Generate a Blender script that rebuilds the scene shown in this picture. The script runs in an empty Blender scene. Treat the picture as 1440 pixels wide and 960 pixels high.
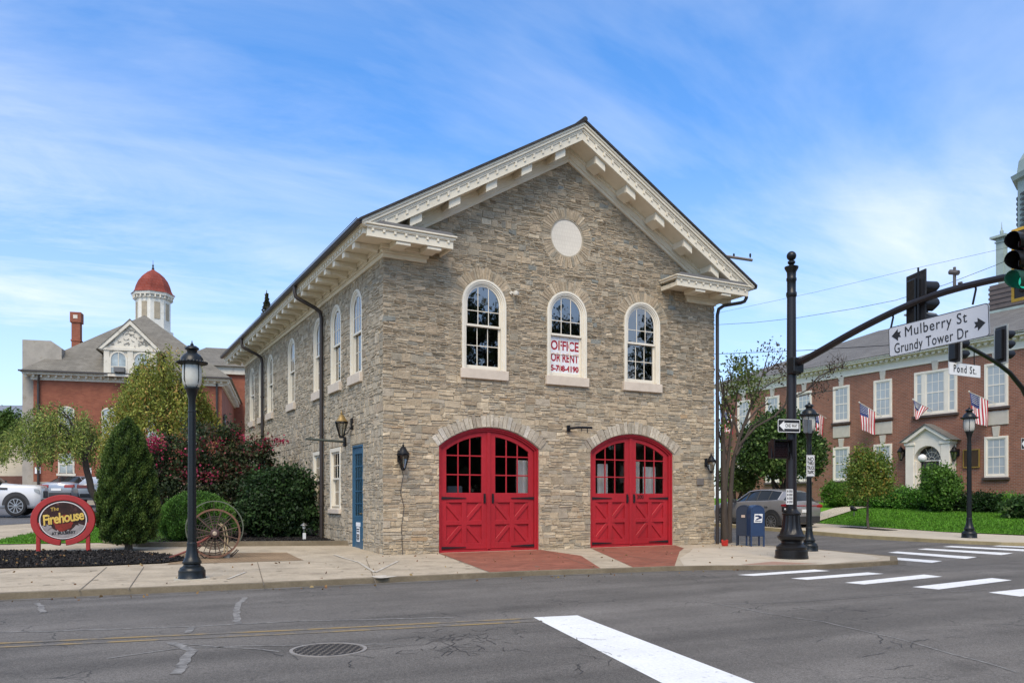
import bpy, bmesh, math, random
import numpy as np
from mathutils import Vector, Matrix
R=random.Random(7)
sc=bpy.context.scene
col=sc.collection
PI=math.pi
rad=math.radians
# ---------------------------------------------------------------- camera, sky, sun, exposure
# world axes: X runs along the firehouse front (to the right), Y along its side (away), origin at its near corner
CU,CV,CH,FPX,HZ,YAW=-6.7879,-19.4963,1.4,1136.,702.,rad(28.2)
cd=bpy.data.cameras.new('camera'); cam=bpy.data.objects.new('camera',cd); col.objects.link(cam)
cam.location=(CU,CV,CH); cam.rotation_euler=(PI/2,0,-YAW)
cd.sensor_fit='HORIZONTAL'; cd.sensor_width=36; cd.lens=FPX/1440*36; cd.shift_y=222/1440
cd.clip_start=.1; cd.clip_end=4000
sc.camera=cam
SUN_EL,SUN_AZ=rad(50),rad(215)      # azimuth of the sun measured from +Y clockwise
w=bpy.data.worlds.new('World'); sc.world=w; w.use_nodes=True
nt=w.node_tree; nt.nodes.clear()
def N(t,kind,**kw):
    n=t.nodes.new(kind)
    for k,v in kw.items():
        if k in n.inputs: n.inputs[k].default_value=v
        else: setattr(n,k,v)
    return n
sky=N(nt,'ShaderNodeTexSky'); sky.sky_type='NISHITA'; sky.sun_disc=False
sky.sun_elevation=SUN_EL; sky.sun_rotation=SUN_AZ; sky.air_density=1.0; sky.dust_density=.6; sky.ozone_density=2.2
tc=N(nt,'ShaderNodeTexCoord')
sep=N(nt,'ShaderNodeSeparateXYZ'); nt.links.new(tc.outputs['Generated'],sep.inputs[0])
# wispy cirrus: the direction projected on a high plane, stretched one way and warped
zc=N(nt,'ShaderNodeMath',operation='MAXIMUM'); zc.inputs[1].default_value=.0; nt.links.new(sep.outputs[2],zc.inputs[0])
za=N(nt,'ShaderNodeMath',operation='ADD'); za.inputs[1].default_value=.16; nt.links.new(zc.outputs[0],za.inputs[0])
dx=N(nt,'ShaderNodeMath',operation='DIVIDE'); nt.links.new(sep.outputs[0],dx.inputs[0]); nt.links.new(za.outputs[0],dx.inputs[1])
dy=N(nt,'ShaderNodeMath',operation='DIVIDE'); nt.links.new(sep.outputs[1],dy.inputs[0]); nt.links.new(za.outputs[0],dy.inputs[1])
cx=N(nt,'ShaderNodeCombineXYZ'); nt.links.new(dx.outputs[0],cx.inputs[0]); nt.links.new(dy.outputs[0],cx.inputs[1])
mp=N(nt,'ShaderNodeMapping'); mp.inputs['Rotation'].default_value=(0,0,rad(58)); mp.inputs['Scale'].default_value=(.55,1.5,1); mp.inputs['Location'].default_value=(8.4,1.1,0)
nt.links.new(cx.outputs[0],mp.inputs[0])
n1=N(nt,'ShaderNodeTexNoise',Scale=1.6,Detail=10.,Roughness=.66,Distortion=.7); nt.links.new(mp.outputs[0],n1.inputs['Vector'])
n2=N(nt,'ShaderNodeTexNoise',Scale=.55,Detail=2.,Roughness=.5); mp2=N(nt,'ShaderNodeMapping'); mp2.inputs['Location'].default_value=(4.8,8.8,0); nt.links.new(cx.outputs[0],mp2.inputs[0]); nt.links.new(mp2.outputs[0],n2.inputs['Vector'])
r1=N(nt,'ShaderNodeMapRange'); r1.inputs[1].default_value=.36; r1.inputs[2].default_value=.86; nt.links.new(n1.outputs[0],r1.inputs[0])
r2=N(nt,'ShaderNodeMapRange'); r2.inputs[1].default_value=.36; r2.inputs[2].default_value=.66; nt.links.new(n2.outputs[0],r2.inputs[0])
cm=N(nt,'ShaderNodeMath',operation='MULTIPLY'); nt.links.new(r1.outputs[0],cm.inputs[0]); nt.links.new(r2.outputs[0],cm.inputs[1])
mp3=N(nt,'ShaderNodeMapping'); mp3.inputs['Rotation'].default_value=(0,0,rad(40)); mp3.inputs['Scale'].default_value=(.8,1.5,1); mp3.inputs['Location'].default_value=(-0.5,0.4,0); nt.links.new(cx.outputs[0],mp3.inputs[0])
n3=N(nt,'ShaderNodeTexNoise',Scale=.75,Detail=7.,Roughness=.58,Distortion=.5); nt.links.new(mp3.outputs[0],n3.inputs['Vector'])
r3=N(nt,'ShaderNodeMapRange'); r3.inputs[1].default_value=.40; r3.inputs[2].default_value=.75; r3.inputs[4].default_value=.52; nt.links.new(n3.outputs[0],r3.inputs[0])
cm2=N(nt,'ShaderNodeMath',operation='ADD'); cm2.use_clamp=True; nt.links.new(cm.outputs[0],cm2.inputs[0]); nt.links.new(r3.outputs[0],cm2.inputs[1])
# thin milky veil towards the horizon
hz=N(nt,'ShaderNodeMapRange'); hz.inputs[1].default_value=.02; hz.inputs[2].default_value=.40; hz.inputs[3].default_value=.45; hz.inputs[4].default_value=.0; nt.links.new(sep.outputs[2],hz.inputs[0])
mx=N(nt,'ShaderNodeMath',operation='MAXIMUM'); nt.links.new(cm2.outputs[0],mx.inputs[0]); nt.links.new(hz.outputs[0],mx.inputs[1])
tint=N(nt,'ShaderNodeMix',data_type='RGBA',blend_type='MULTIPLY'); tint.inputs[0].default_value=1.; tg=N(nt,'ShaderNodeMix',data_type='RGBA'); tg.inputs[6].default_value=(.68,.77,.92,1); tg.inputs[7].default_value=(.49,.88,1.22,1)
tr_=N(nt,'ShaderNodeMapRange'); tr_.inputs[1].default_value=.0; tr_.inputs[2].default_value=.5; nt.links.new(sep.outputs[2],tr_.inputs[0]); nt.links.new(tr_.outputs[0],tg.inputs[0]); nt.links.new(tg.outputs[2],tint.inputs[7])
nt.links.new(sky.outputs[0],tint.inputs[6])
cl=N(nt,'ShaderNodeMix',data_type='RGBA'); cl.inputs[7].default_value=(4.7,4.95,5.35,1)
nt.links.new(mx.outputs[0],cl.inputs[0]); nt.links.new(tint.outputs[2],cl.inputs[6])
bg=N(nt,'ShaderNodeBackground'); bg.inputs[1].default_value=.15
nt.links.new(cl.outputs[2],bg.inputs[0])
wo=N(nt,'ShaderNodeOutputWorld'); nt.links.new(bg.outputs[0],wo.inputs[0])
sl=bpy.data.lights.new('sun','SUN'); sl.energy=2.3; sl.angle=rad(34); sl.color=(1,.85,.64)
so=bpy.data.objects.new('sun',sl); col.objects.link(so)
sd=Vector((math.sin(SUN_AZ)*math.cos(SUN_EL),math.cos(SUN_AZ)*math.cos(SUN_EL),math.sin(SUN_EL)))
so.rotation_euler=sd.to_track_quat('Z','Y').to_euler(); so.location=sd*60
sc.view_settings.view_transform='Standard'; sc.view_settings.look='None'; sc.view_settings.gamma=1
sc.view_settings.use_curve_mapping=False; sc.view_settings.exposure=.62
sc.cycles.max_bounces=7; sc.cycles.diffuse_bounces=3; sc.cycles.glossy_bounces=3; sc.cycles.transparent_max_bounces=8

# ---------------------------------------------------------------- terrain and survey helpers
RX,RY=math.cos(YAW),-math.sin(YAW); FX,FY=math.sin(YAW),math.cos(YAW)
def T(u,v):                 # height of the ground: rises gently up the side street and across to the lawn
    return .03*min(max(v,0),40)+.15*min(1,max(0,(u-12)/6.5))
def ray(x,y):
    k=(x-720)/FPX; return (k*RX+FX,k*RY+FY,(HZ-y)/FPX)
def onV(x,y,v):             # survey: the point of the plane Y=v seen at photo pixel x, y
    r=ray(x,y); t=(v-CV)/r[1]; return (CU+t*r[0],CH+t*r[2])
def onU(x,y,u):
    r=ray(x,y); t=(u-CU)/r[0]; return (CV+t*r[1],CH+t*r[2])
def onG(x,y,o=0.,zf=None):  # survey: the point of the ground seen at photo pixel x, y
    r=ray(x,y); t=2.; f=zf or T
    while t<300:
        u,v,z=CU+t*r[0],CV+t*r[1],CH+t*r[2]
        if z<=f(u,v)+o: return (u,v)
        t+=.02
    return (u,v)
def atY(x,y,Y):             # survey: the point seen at photo pixel x, y, Y metres deep
    r=ray(x,y); return (CU+Y*r[0],CV+Y*r[1],CH+Y*r[2])

# ---------------------------------------------------------------- materials
MATS={}
def mat(name,c,rough=.6,metal=0.,var=.18,vs=3.,bump=0.,bs=60.,attr=False,fine=.0,spec=.5,coat=0.,trans=0.,alpha=1.,emit=None,estr=1.,wear=None,stretch=None):
    if name in MATS: return MATS[name]
    m=bpy.data.materials.new(name); m.use_nodes=True; t=m.node_tree
    p=t.nodes['Principled BSDF']
    p.inputs['Roughness'].default_value=rough; p.inputs['Metallic'].default_value=metal
    p.inputs['Specular IOR Level'].default_value=spec; p.inputs['Coat Weight'].default_value=coat
    p.inputs['Transmission Weight'].default_value=trans; p.inputs['Alpha'].default_value=alpha
    if emit: p.inputs['Emission Color'].default_value=(*emit,1); p.inputs['Emission Strength'].default_value=estr
    tc=N(t,'ShaderNodeTexCoord'); src=tc.outputs['Object']
    if stretch:
        mpn=N(t,'ShaderNodeMapping'); mpn.inputs['Scale'].default_value=stretch; t.links.new(src,mpn.inputs[0]); src=mpn.outputs[0]
    if attr:
        a=N(t,'ShaderNodeAttribute',attribute_name='col'); cur=a.outputs['Color']
    else:
        rgb=N(t,'ShaderNodeRGB'); rgb.outputs[0].default_value=(*c,1); cur=rgb.outputs[0]
    for amt,scale,det in ((var,vs,4.),(fine,vs*22,3.)):
        if amt<=0: continue
        n=N(t,'ShaderNodeTexNoise',Scale=scale,Detail=det,Roughness=.65); t.links.new(src,n.inputs['Vector'])
        r=N(t,'ShaderNodeMapRange'); r.inputs[1].default_value=.28; r.inputs[2].default_value=.72
        r.inputs[3].default_value=1-amt; r.inputs[4].default_value=1+amt; t.links.new(n.outputs[0],r.inputs[0])
        mu=N(t,'ShaderNodeMix',data_type='RGBA',blend_type='MULTIPLY'); mu.inputs[0].default_value=1.
        t.links.new(cur,mu.inputs[6]); t.links.new(r.outputs[0],mu.inputs[7]); cur=mu.outputs[2]
    if wear:                # second colour in irregular stains
        wc,ws,lo,hi=wear
        n=N(t,'ShaderNodeTexNoise',Scale=ws,Detail=6.,Roughness=.7); t.links.new(src,n.inputs['Vector'])
        r=N(t,'ShaderNodeMapRange'); r.inputs[1].default_value=lo; r.inputs[2].default_value=hi; t.links.new(n.outputs[0],r.inputs[0])
        mu=N(t,'ShaderNodeMix',data_type='RGBA'); mu.inputs[7].default_value=(*wc,1)
        t.links.new(r.outputs[0],mu.inputs[0]); t.links.new(cur,mu.inputs[6]); cur=mu.outputs[2]
    t.links.new(cur,p.inputs['Base Color'])
    if bump>0:
        n=N(t,'ShaderNodeTexNoise',Scale=bs,Detail=5.,Roughness=.6); t.links.new(src,n.inputs['Vector'])
        b=N(t,'ShaderNodeBump',Strength=bump,Distance=.02); t.links.new(n.outputs[0],b.inputs['Height']); t.links.new(b.outputs[0],p.inputs['Normal'])
    MATS[name]=m; return m
def leafmat(name,rough=.55,tr=.3):
    if name in MATS: return MATS[name]
    m=bpy.data.materials.new(name); m.use_nodes=True; t=m.node_tree; p=t.nodes['Principled BSDF']; out=t.nodes['Material Output']
    a=N(t,'ShaderNodeAttribute',attribute_name='col'); t.links.new(a.outputs[0],p.inputs['Base Color'])
    p.inputs['Roughness'].default_value=rough; p.inputs['Specular IOR Level'].default_value=.3
    tl=N(t,'ShaderNodeBsdfTranslucent'); t.links.new(a.outputs[0],tl.inputs[0])
    mx=N(t,'ShaderNodeMixShader'); mx.inputs[0].default_value=tr
    t.links.new(p.outputs[0],mx.inputs[1]); t.links.new(tl.outputs[0],mx.inputs[2]); t.links.new(mx.outputs[0],out.inputs[0])
    MATS[name]=m; return m
def brickmat(name,c1,c2,mortar,bw=.22,bh=.075,ms=.01,var=.2,rough=.85,zs=1.,bump=.25,offset=.5,flat=False):
    if name in MATS: return MATS[name]
    m=bpy.data.materials.new(name); m.use_nodes=True; t=m.node_tree; p=t.nodes['Principled BSDF']
    p.inputs['Roughness'].default_value=rough; p.inputs['Specular IOR Level'].default_value=.25
    tc=N(t,'ShaderNodeTexCoord'); s=N(t,'ShaderNodeSeparateXYZ'); t.links.new(tc.outputs['Object'],s.inputs[0])
    cb=N(t,'ShaderNodeCombineXYZ')
    if flat: t.links.new(s.outputs[0],cb.inputs[0]); t.links.new(s.outputs[1],cb.inputs[1])
    else:
        ad=N(t,'ShaderNodeMath',operation='ADD'); t.links.new(s.outputs[0],ad.inputs[0]); t.links.new(s.outputs[1],ad.inputs[1])
        ml=N(t,'ShaderNodeMath',operation='MULTIPLY'); ml.inputs[1].default_value=zs; t.links.new(s.outputs[2],ml.inputs[0])
        t.links.new(ad.outputs[0],cb.inputs[0]); t.links.new(ml.outputs[0],cb.inputs[1])
    b=N(t,'ShaderNodeTexBrick',Scale=1.); b.offset=offset
    b.inputs['Color1'].default_value=(*c1,1); b.inputs['Color2'].default_value=(*c2,1); b.inputs['Mortar'].default_value=(*mortar,1)
    b.inputs['Mortar Size'].default_value=ms; b.inputs['Brick Width'].default_value=bw; b.inputs['Row Height'].default_value=bh; b.inputs['Bias'].default_value=0
    t.links.new(cb.outputs[0],b.inputs['Vector'])
    n=N(t,'ShaderNodeTexNoise',Scale=.9,Detail=6.,Roughness=.7); t.links.new(tc.outputs['Object'],n.inputs['Vector'])
    r=N(t,'ShaderNodeMapRange'); r.inputs[1].default_value=.3; r.inputs[2].default_value=.7; r.inputs[3].default_value=1-var; r.inputs[4].default_value=1+var; t.links.new(n.outputs[0],r.inputs[0])
    mu=N(t,'ShaderNodeMix',data_type='RGBA',blend_type='MULTIPLY'); mu.inputs[0].default_value=1.
    t.links.new(b.outputs[0],mu.inputs[6]); t.links.new(r.outputs[0],mu.inputs[7]); t.links.new(mu.outputs[2],p.inputs['Base Color'])
    bu=N(t,'ShaderNodeBump',Strength=bump,Distance=.01); bu.invert=True; t.links.new(b.outputs['Fac'],bu.inputs['Height']); t.links.new(bu.outputs[0],p.inputs['Normal'])
    MATS[name]=m; return m
def glassmat(name,c=(.02,.022,.025),fac=.12,rough=.02,mx_=.9):
    # old window glass: mostly see-through, with a wavy mirror coat
    if name in MATS: return MATS[name]
    m=bpy.data.materials.new(name); m.use_nodes=True; t=m.node_tree; t.nodes.remove(t.nodes['Principled BSDF']); out=t.nodes['Material Output']
    tr=N(t,'ShaderNodeBsdfTransparent'); tr.inputs[0].default_value=(*c,1)
    gl=N(t,'ShaderNodeBsdfGlossy'); gl.inputs['Roughness'].default_value=rough; gl.inputs[0].default_value=(.88,.84,.79,1)
    fr=N(t,'ShaderNodeLayerWeight'); fr.inputs[0].default_value=.35
    r=N(t,'ShaderNodeMapRange'); r.inputs[3].default_value=fac; r.inputs[4].default_value=mx_; t.links.new(fr.outputs['Fresnel'],r.inputs[0])
    tc=N(t,'ShaderNodeTexCoord'); n=N(t,'ShaderNodeTexNoise',Scale=2.2,Detail=2.); t.links.new(tc.outputs['Object'],n.inputs['Vector'])
    b=N(t,'ShaderNodeBump',Strength=.12,Distance=.02); t.links.new(n.outputs[0],b.inputs['Height']); t.links.new(b.outputs[0],gl.inputs['Normal'])
    mx=N(t,'ShaderNodeMixShader'); t.links.new(r.outputs[0],mx.inputs[0]); t.links.new(tr.outputs[0],mx.inputs[1]); t.links.new(gl.outputs[0],mx.inputs[2]); t.links.new(mx.outputs[0],out.inputs[0])
    MATS[name]=m; return m

# ---------------------------------------------------------------- mesh helpers
class MB:
    def __init__(s): s.V=[]; s.F=[]; s.C=[]
    def add(s,vs,fs,c=None):
        o=len(s.V); s.V+= [tuple(v) for v in vs]; s.F+=[tuple(i+o for i in f) for f in fs]; s.C+=[c]*len(fs); return s
    def box(s,x0,x1,y0,y1,z0,z1,fn=None,c=None):
        v=[(x,y,z) for z in (z0,z1) for y in (y0,y1) for x in (x0,x1)]
        if fn: v=[fn(*q) for q in v]
        return s.add(v,[(0,2,3,1),(4,5,7,6),(0,1,5,4),(1,3,7,5),(3,2,6,7),(2,0,4,6)],c)
    def prism(s,pts,fn,d0,d1,c=None):       # closed outline pts (a,b) between depths d0 and d1; fn(a,b,d)
        n=len(pts); v=[fn(a,b,d0) for a,b in pts]+[fn(a,b,d1) for a,b in pts]
        return s.add(v,[tuple(range(n)),tuple(range(2*n-1,n-1,-1))]+[(i,(i+1)%n,n+(i+1)%n,n+i) for i in range(n)],c)
    def ring(s,A,B,fn,d0,d1,closed=False,c=None):   # band between outlines A and B of equal length
        n=len(A); v=[fn(*p,d0) for p in A]+[fn(*p,d0) for p in B]+[fn(*p,d1) for p in A]+[fn(*p,d1) for p in B]; f=[]
        for i in range(n if closed else n-1):
            j=(i+1)%n
            f+=[(i,j,n+j,n+i),(2*n+i,3*n+i,3*n+j,2*n+j),(i,2*n+i,2*n+j,j),(n+i,n+j,3*n+j,3*n+i)]
        if not closed: f+=[(0,n,3*n,2*n),(n-1,3*n-1,4*n-1,2*n-1)]
        return s.add(v,f,c)
    def tube(s,path,r,n=8,c=None):
        path=[Vector(p) for p in path]; m=len(path); rs=r if isinstance(r,(list,tuple)) else [r]*m; v=[];f=[]
        up=None
        for i,p in enumerate(path):
            d=(path[min(i+1,m-1)]-path[max(i-1,0)]).normalized()
            if up is None: up=Vector((0,0,1)) if abs(d.z)<.9 else Vector((1,0,0))
            a=d.cross(up); 
            if a.length<1e-4: a=d.cross(Vector((.3,1,.2)))
            a.normalize(); b=a.cross(d); up=b if abs(d.dot(b))<.99 else up
            for k in range(n):
                an=2*PI*k/n; v.append(p+a*math.cos(an)*rs[i]+b*math.sin(an)*rs[i])
        for i in range(m-1):
            for k in range(n):
                f.append((i*n+k,i*n+(k+1)%n,(i+1)*n+(k+1)%n,(i+1)*n+k))
        f+=[tuple(range(n))[::-1],tuple(range((m-1)*n,m*n))]
        return s.add(v,f,c)
    def lathe(s,prof,cx=0,cy=0,n=20,fn=None,flute=None,c=None):
        v=[];f=[];m=len(prof)
        for i,(r,z) in enumerate(prof):
            for k in range(n):
                a=2*PI*k/n; rr=r
                if flute and flute[0]<=z<=flute[1]: rr=r*(1-flute[2]*(k%2))
                q=(cx+rr*math.cos(a),cy+rr*math.sin(a),z); v.append(fn(*q) if fn else q)
        for i in range(m-1):
            for k in range(n): f.append((i*n+k,i*n+(k+1)%n,(i+1)*n+(k+1)%n,(i+1)*n+k))
        f+=[tuple(range(n))[::-1],tuple(range((m-1)*n,m*n))]
        return s.add(v,f,c)
    def build(s,name,m,parent=None,smooth=0,bevel=0,tri=False,cut=None,recalc=True):
        me=bpy.data.meshes.new(name); me.from_pydata(s.V,[],s.F)
        hasc=any(c is not None for c in s.C)
        if hasc:
            at=me.attributes.new('col','FLOAT_COLOR','CORNER'); buf=[]
            for f,c in zip(s.F,s.C):
                c=c or (.5,.5,.5); buf+= [c[0],c[1],c[2],1.]*len(f)
            at.data.foreach_set('color',buf)
        if recalc or cut:
            bm=bmesh.new(); bm.from_mesh(me)
            if cut:
                for co,no in cut:
                    g=bmesh.ops.bisect_plane(bm,geom=bm.verts[:]+bm.edges[:]+bm.faces[:],plane_co=co,plane_no=no,clear_inner=True)
                    bmesh.ops.holes_fill(bm,edges=[e for e in bm.edges if e.is_boundary],sides=0)
            bmesh.ops.recalc_face_normals(bm,faces=bm.faces[:]); bm.to_mesh(me); bm.free()
        o=bpy.data.objects.new(name,me); col.objects.link(o)
        if m: me.materials.append(m)
        if parent: o.parent=parent
        if smooth:
            me.shade_smooth(); me.set_sharp_from_angle(angle=rad(smooth))
        if bevel:
            b=o.modifiers.new('b','BEVEL'); b.width=bevel; b.segments=1; b.limit_method='ANGLE'; b.angle_limit=rad(40)
        return o
def crenel(mb,x0,x1,pitch,tooth,lo,hi,fn,d0,d1):   # one toothed band (dentils) as a single outline
    n=max(1,int(round((x1-x0)/pitch))); p=(x1-x0)/n; pts=[(x0,hi)]
    mid=hi-(hi-lo)*.25
    for i in range(n):
        a=x0+p*i+(p-tooth)/2; pts+=[(a,mid),(a,lo),(a+tooth,lo),(a+tooth,mid)] if i else [(x0,mid),(a,mid),(a,lo),(a+tooth,lo),(a+tooth,mid)]
    pts+=[(x1,mid),(x1,hi)]
    return mb.prism(pts,fn,d0,d1)
def tag(o,label=None,cat=None,group=None,kind=None):
    if label: o['label']=label
    if cat: o['category']=cat
    if group: o['group']=group
    if kind: o['kind']=kind
    return o
def thing(name,label,cat,loc=(0,0,0),rz=0,group=None):
    o=bpy.data.objects.new(name,None); col.objects.link(o); o.location=loc; o.rotation_euler=(0,0,rz); o.empty_display_size=.2
    return tag(o,label,cat,group)
def copytree(o,parent=None):
    c=o.copy(); col.objects.link(c)
    if parent: c.parent=parent
    for ch in list(o.children): copytree(ch,c)
    return c
def struct(o): o['kind']='structure'; return o
idf=lambda a,b,d:(a,d,b)          # facade looking to -Y: (along, up, depth into the building)
def sheet(name,pts,off,m,hole=None,thick=0,zf=T,cuts=True,parent=None,kind='structure'):   # flat polygon draped on the ground
    bm=bmesh.new(); vs=[bm.verts.new((u,v,0)) for u,v in pts]; bm.faces.new(vs)
    us=[p[0] for p in pts]; vv=[p[1] for p in pts]
    if cuts:
        for co,no in [((0,0,0),(0,1,0)),((0,40,0),(0,1,0)),((12,0,0),(1,0,0)),((18.5,0,0),(1,0,0)),((22.5,0,0),(1,0,0)),((30,0,0),(1,0,0)),((0,-5.3,0),(0,1,0))]:
            bmesh.ops.bisect_plane(bm,geom=bm.verts[:]+bm.edges[:]+bm.faces[:],plane_co=co,plane_no=no)
    for q in bm.verts: q.co.z=zf(q.co.x,q.co.y)+off
    if thick:
        r=bmesh.ops.extrude_face_region(bm,geom=bm.faces[:])
        for q in r['geom']:
            if isinstance(q,bmesh.types.BMVert): q.co.z-=thick
    bmesh.ops.recalc_face_normals(bm,faces=bm.faces[:])
    if not thick:
        for f in bm.faces:
            if f.normal.z<0: f.normal_flip()
    me=bpy.data.meshes.new(name); bm.to_mesh(me); bm.free(); me.materials.append(m)
    o=bpy.data.objects.new(name,me); col.objects.link(o)
    if kind: o['kind']=kind
    if parent: o.parent=parent
    return o
def letters(body,name,m,parent,loc,rot,size,extrude=.004,shear=0,sx=1,spacing=1,bold=0,align='CENTER',fit=None):
    cu=bpy.data.curves.new(name,'FONT'); cu.body=body; cu.size=size; cu.extrude=extrude; cu.shear=shear; cu.align_x=align; cu.align_y='CENTER'
    cu.space_character=spacing; cu.offset=bold; cu.resolution_u=3
    t=bpy.data.objects.new(name+'_tmp',cu); col.objects.link(t)
    dg=bpy.context.evaluated_depsgraph_get(); me=bpy.data.meshes.new_from_object(t.evaluated_get(dg))
    bpy.data.objects.remove(t); bpy.data.curves.remove(cu)
    me.name=name; me.materials.clear(); me.materials.append(m)
    if fit:
        xs=[v.co.x for v in me.vertices]; sx=fit/(max(xs)-min(xs)); me.transform(Matrix.Translation((-(max(xs)+min(xs))/2,0,0)))
    M=Matrix.Translation(loc)@rot.to_4x4()@Matrix.Diagonal((sx,1,1,1)); me.transform(M)
    o=bpy.data.objects.new(name,me); col.objects.link(o); o.parent=parent; return o
FRONT=Matrix.Rotation(PI/2,3,'X')      # text standing up, read from -Y
rng=np.random.default_rng(5)
def leafcloud(name,P,size,pal,m,parent=None,seed=1,elong=1.6,clump=None,flat=0.,jit=.25,drop=0.,ori=None):
    """many small leaf faces at points P; pal a list of (colour, weight); clump a number per leaf that picks the colour"""
    r=np.random.default_rng(seed); n=len(P); P=np.asarray(P,float)
    a=r.normal(size=(n,3)); 
    if ori is not None: a=ori+a*.45
    a[:,2]-=drop; a/=np.linalg.norm(a,axis=1)[:,None]
    q=r.normal(size=(n,3)); q[:,2]*=(1-flat)
    b=np.cross(a,q); b/=np.linalg.norm(b,axis=1)[:,None]+1e-9
    s=size*(1+r.uniform(-.4,.5,n))[:,None]
    c=np.cross(a,b)*s*.12
    V=np.empty((n,4,3)); V[:,0]=P-a*s*.5; V[:,1]=P+b*s*.5/elong+c; V[:,2]=P+a*s*.5; V[:,3]=P-b*s*.5/elong+c
    cols=np.array([p[0] for p in pal]); wt=np.array([p[1] for p in pal],float); wt/=wt.sum()
    if clump is None: k=r.choice(len(pal),n,p=wt)
    else:
        cs=np.cumsum(wt); k=np.searchsorted(cs,np.clip(clump+r.normal(0,.16,n),0,.9999))
    C=np.ones((n,4,4)); C[:,:,:3]=(cols[k]*(1+r.uniform(-jit,jit,n))[:,None])[:,None,:]
    me=bpy.data.meshes.new(name); me.vertices.add(n*4); me.vertices.foreach_set('co',V.ravel())
    me.loops.add(n*4); me.loops.foreach_set('vertex_index',np.arange(n*4,dtype=np.int32))
    me.polygons.add(n); me.polygons.foreach_set('loop_start',np.arange(0,n*4,4,dtype=np.int32))
    at=me.attributes.new('col','FLOAT_COLOR','POINT'); at.data.foreach_set('color',C.ravel()); me.update(calc_edges=True)
    me.materials.append(m); o=bpy.data.objects.new(name,me); col.objects.link(o)
    if parent: o.parent=parent
    return o
def blobpts(blobs,ncl,per,spread,seed,shell=.55,low=-1.):
    """leaf positions in clumps through a set of ellipsoids (x,y,z,rx,ry,rz)"""
    r=np.random.default_rng(seed); vol=np.array([b[3]*b[4]*b[5] for b in blobs])**.75; vol/=vol.sum()
    P=[];K=[]
    for b,k in zip(blobs,r.multinomial(ncl,vol)):
        d=r.normal(size=(k,3)); d/=np.linalg.norm(d,axis=1)[:,None]; d[:,2]=np.where(d[:,2]<low,-d[:,2],d[:,2])
        rr=r.uniform(0,1,k)**(1/3.)*(1-shell)+shell*r.uniform(.82,1.05,k)
        c=np.array(b[:3])+d*rr[:,None]*np.array(b[3:])
        kk=r.uniform(0,1,k)
        P.append((c[:,None,:]+r.normal(0,1,(k,per,3))*spread*r.uniform(.6,1.3,(k,1,1))).reshape(-1,3)); K.append(np.repeat(kk,per))
    return np.concatenate(P),np.concatenate(K)
def limbs(mb,base,tips,r0,seed,bend=.15,n=7,seg=6):
    q=random.Random(seed)
    for t,ra in tips:
        b=Vector(base); e=Vector(t); m=[]
        off=Vector((q.uniform(-1,1),q.uniform(-1,1),q.uniform(-.3,.6)))*bend*(e-b).length
        for i in range(seg+1):
            k=i/seg; p=b.lerp(e,k)+off*math.sin(PI*k)+Vector((q.uniform(-1,1),q.uniform(-1,1),0))*.02*(e-b).length*(0<i<seg)
            m.append(p)
        mb.tube(m,[r0*(1-k/seg)+ra*k/seg for k in range(seg+1)],n)
    return mb
# ---------------------------------------------------------------- shared materials
cream=mat('cream_paint',(.72,.65,.51),.5,var=.07,vs=2,fine=.04,wear=((.50,.42,.29),3.,.60,.85))
creamw=mat('window_paint',(.74,.68,.56),.45,var=.05,vs=2,fine=.03)
sillm=mat('sill_stone',(.60,.51,.41),.8,var=.1,vs=4,bump=.2)
red=mat('red_paint',(.37,.018,.026),.46,var=.16,vs=1.3,fine=.09,bump=.12,bs=30,stretch=(1,1,.35),wear=((.22,.022,.022),2.6,.56,.80),spec=.35)
blue=mat('blue_paint',(.035,.10,.17),.4,var=.12,vs=2)
black=mat('black_iron',(.007,.007,.008),.36,var=.2,vs=5,bump=.05,bs=40,spec=.35)
brownm=mat('brown_downpipe',(.035,.026,.022),.45,var=.15)
stone=mat('rubble_stone',(.3,.25,.2),.9,attr=True,var=.22,vs=6,fine=.34,bump=1.,bs=22,spec=.15,wear=((.21,.175,.125),2.2,.58,.85))
mortar=mat('mortar',(.40,.345,.26),.95,var=.18,vs=6,fine=.1,bump=.6,bs=45,spec=.1)
shingle=brickmat('dark_shingles',(.060,.055,.053),(.040,.037,.037),(.02,.02,.02),.30,.10,.006,zs=1.7)
white=mat('white_paint',(.78,.78,.76),.5,var=.05)
glass=glassmat('old_glass',(.20,.20,.20),.27)
clear=glassmat('clear_glass',(.99,.99,.99),.0,mx_=.25)
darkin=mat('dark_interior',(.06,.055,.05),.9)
blackflat=mat('black_lettering',(.01,.01,.012),.6,var=0)
redflat=mat('red_lettering',(.42,.012,.03),.6,var=0)
sideF=lambda a,b,d:(d,a,b)            # facade looking to -X: along = Y
def arch(cx,hw,zb,zs,rise,n=16):
    Rr=(hw*hw+rise*rise)/(2*rise); zc=zs+rise-Rr; a0=math.asin(min(1,hw/Rr))
    if rise>=hw-1e-6: a0=PI/2
    return [(cx-hw,zb),(cx-hw,zs)]+[(cx+Rr*math.sin(t),zc+Rr*math.cos(t)) for t in [a0*(2*i/n-1) for i in range(1,n)]]+[(cx+hw,zs),(cx+hw,zb)]
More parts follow.
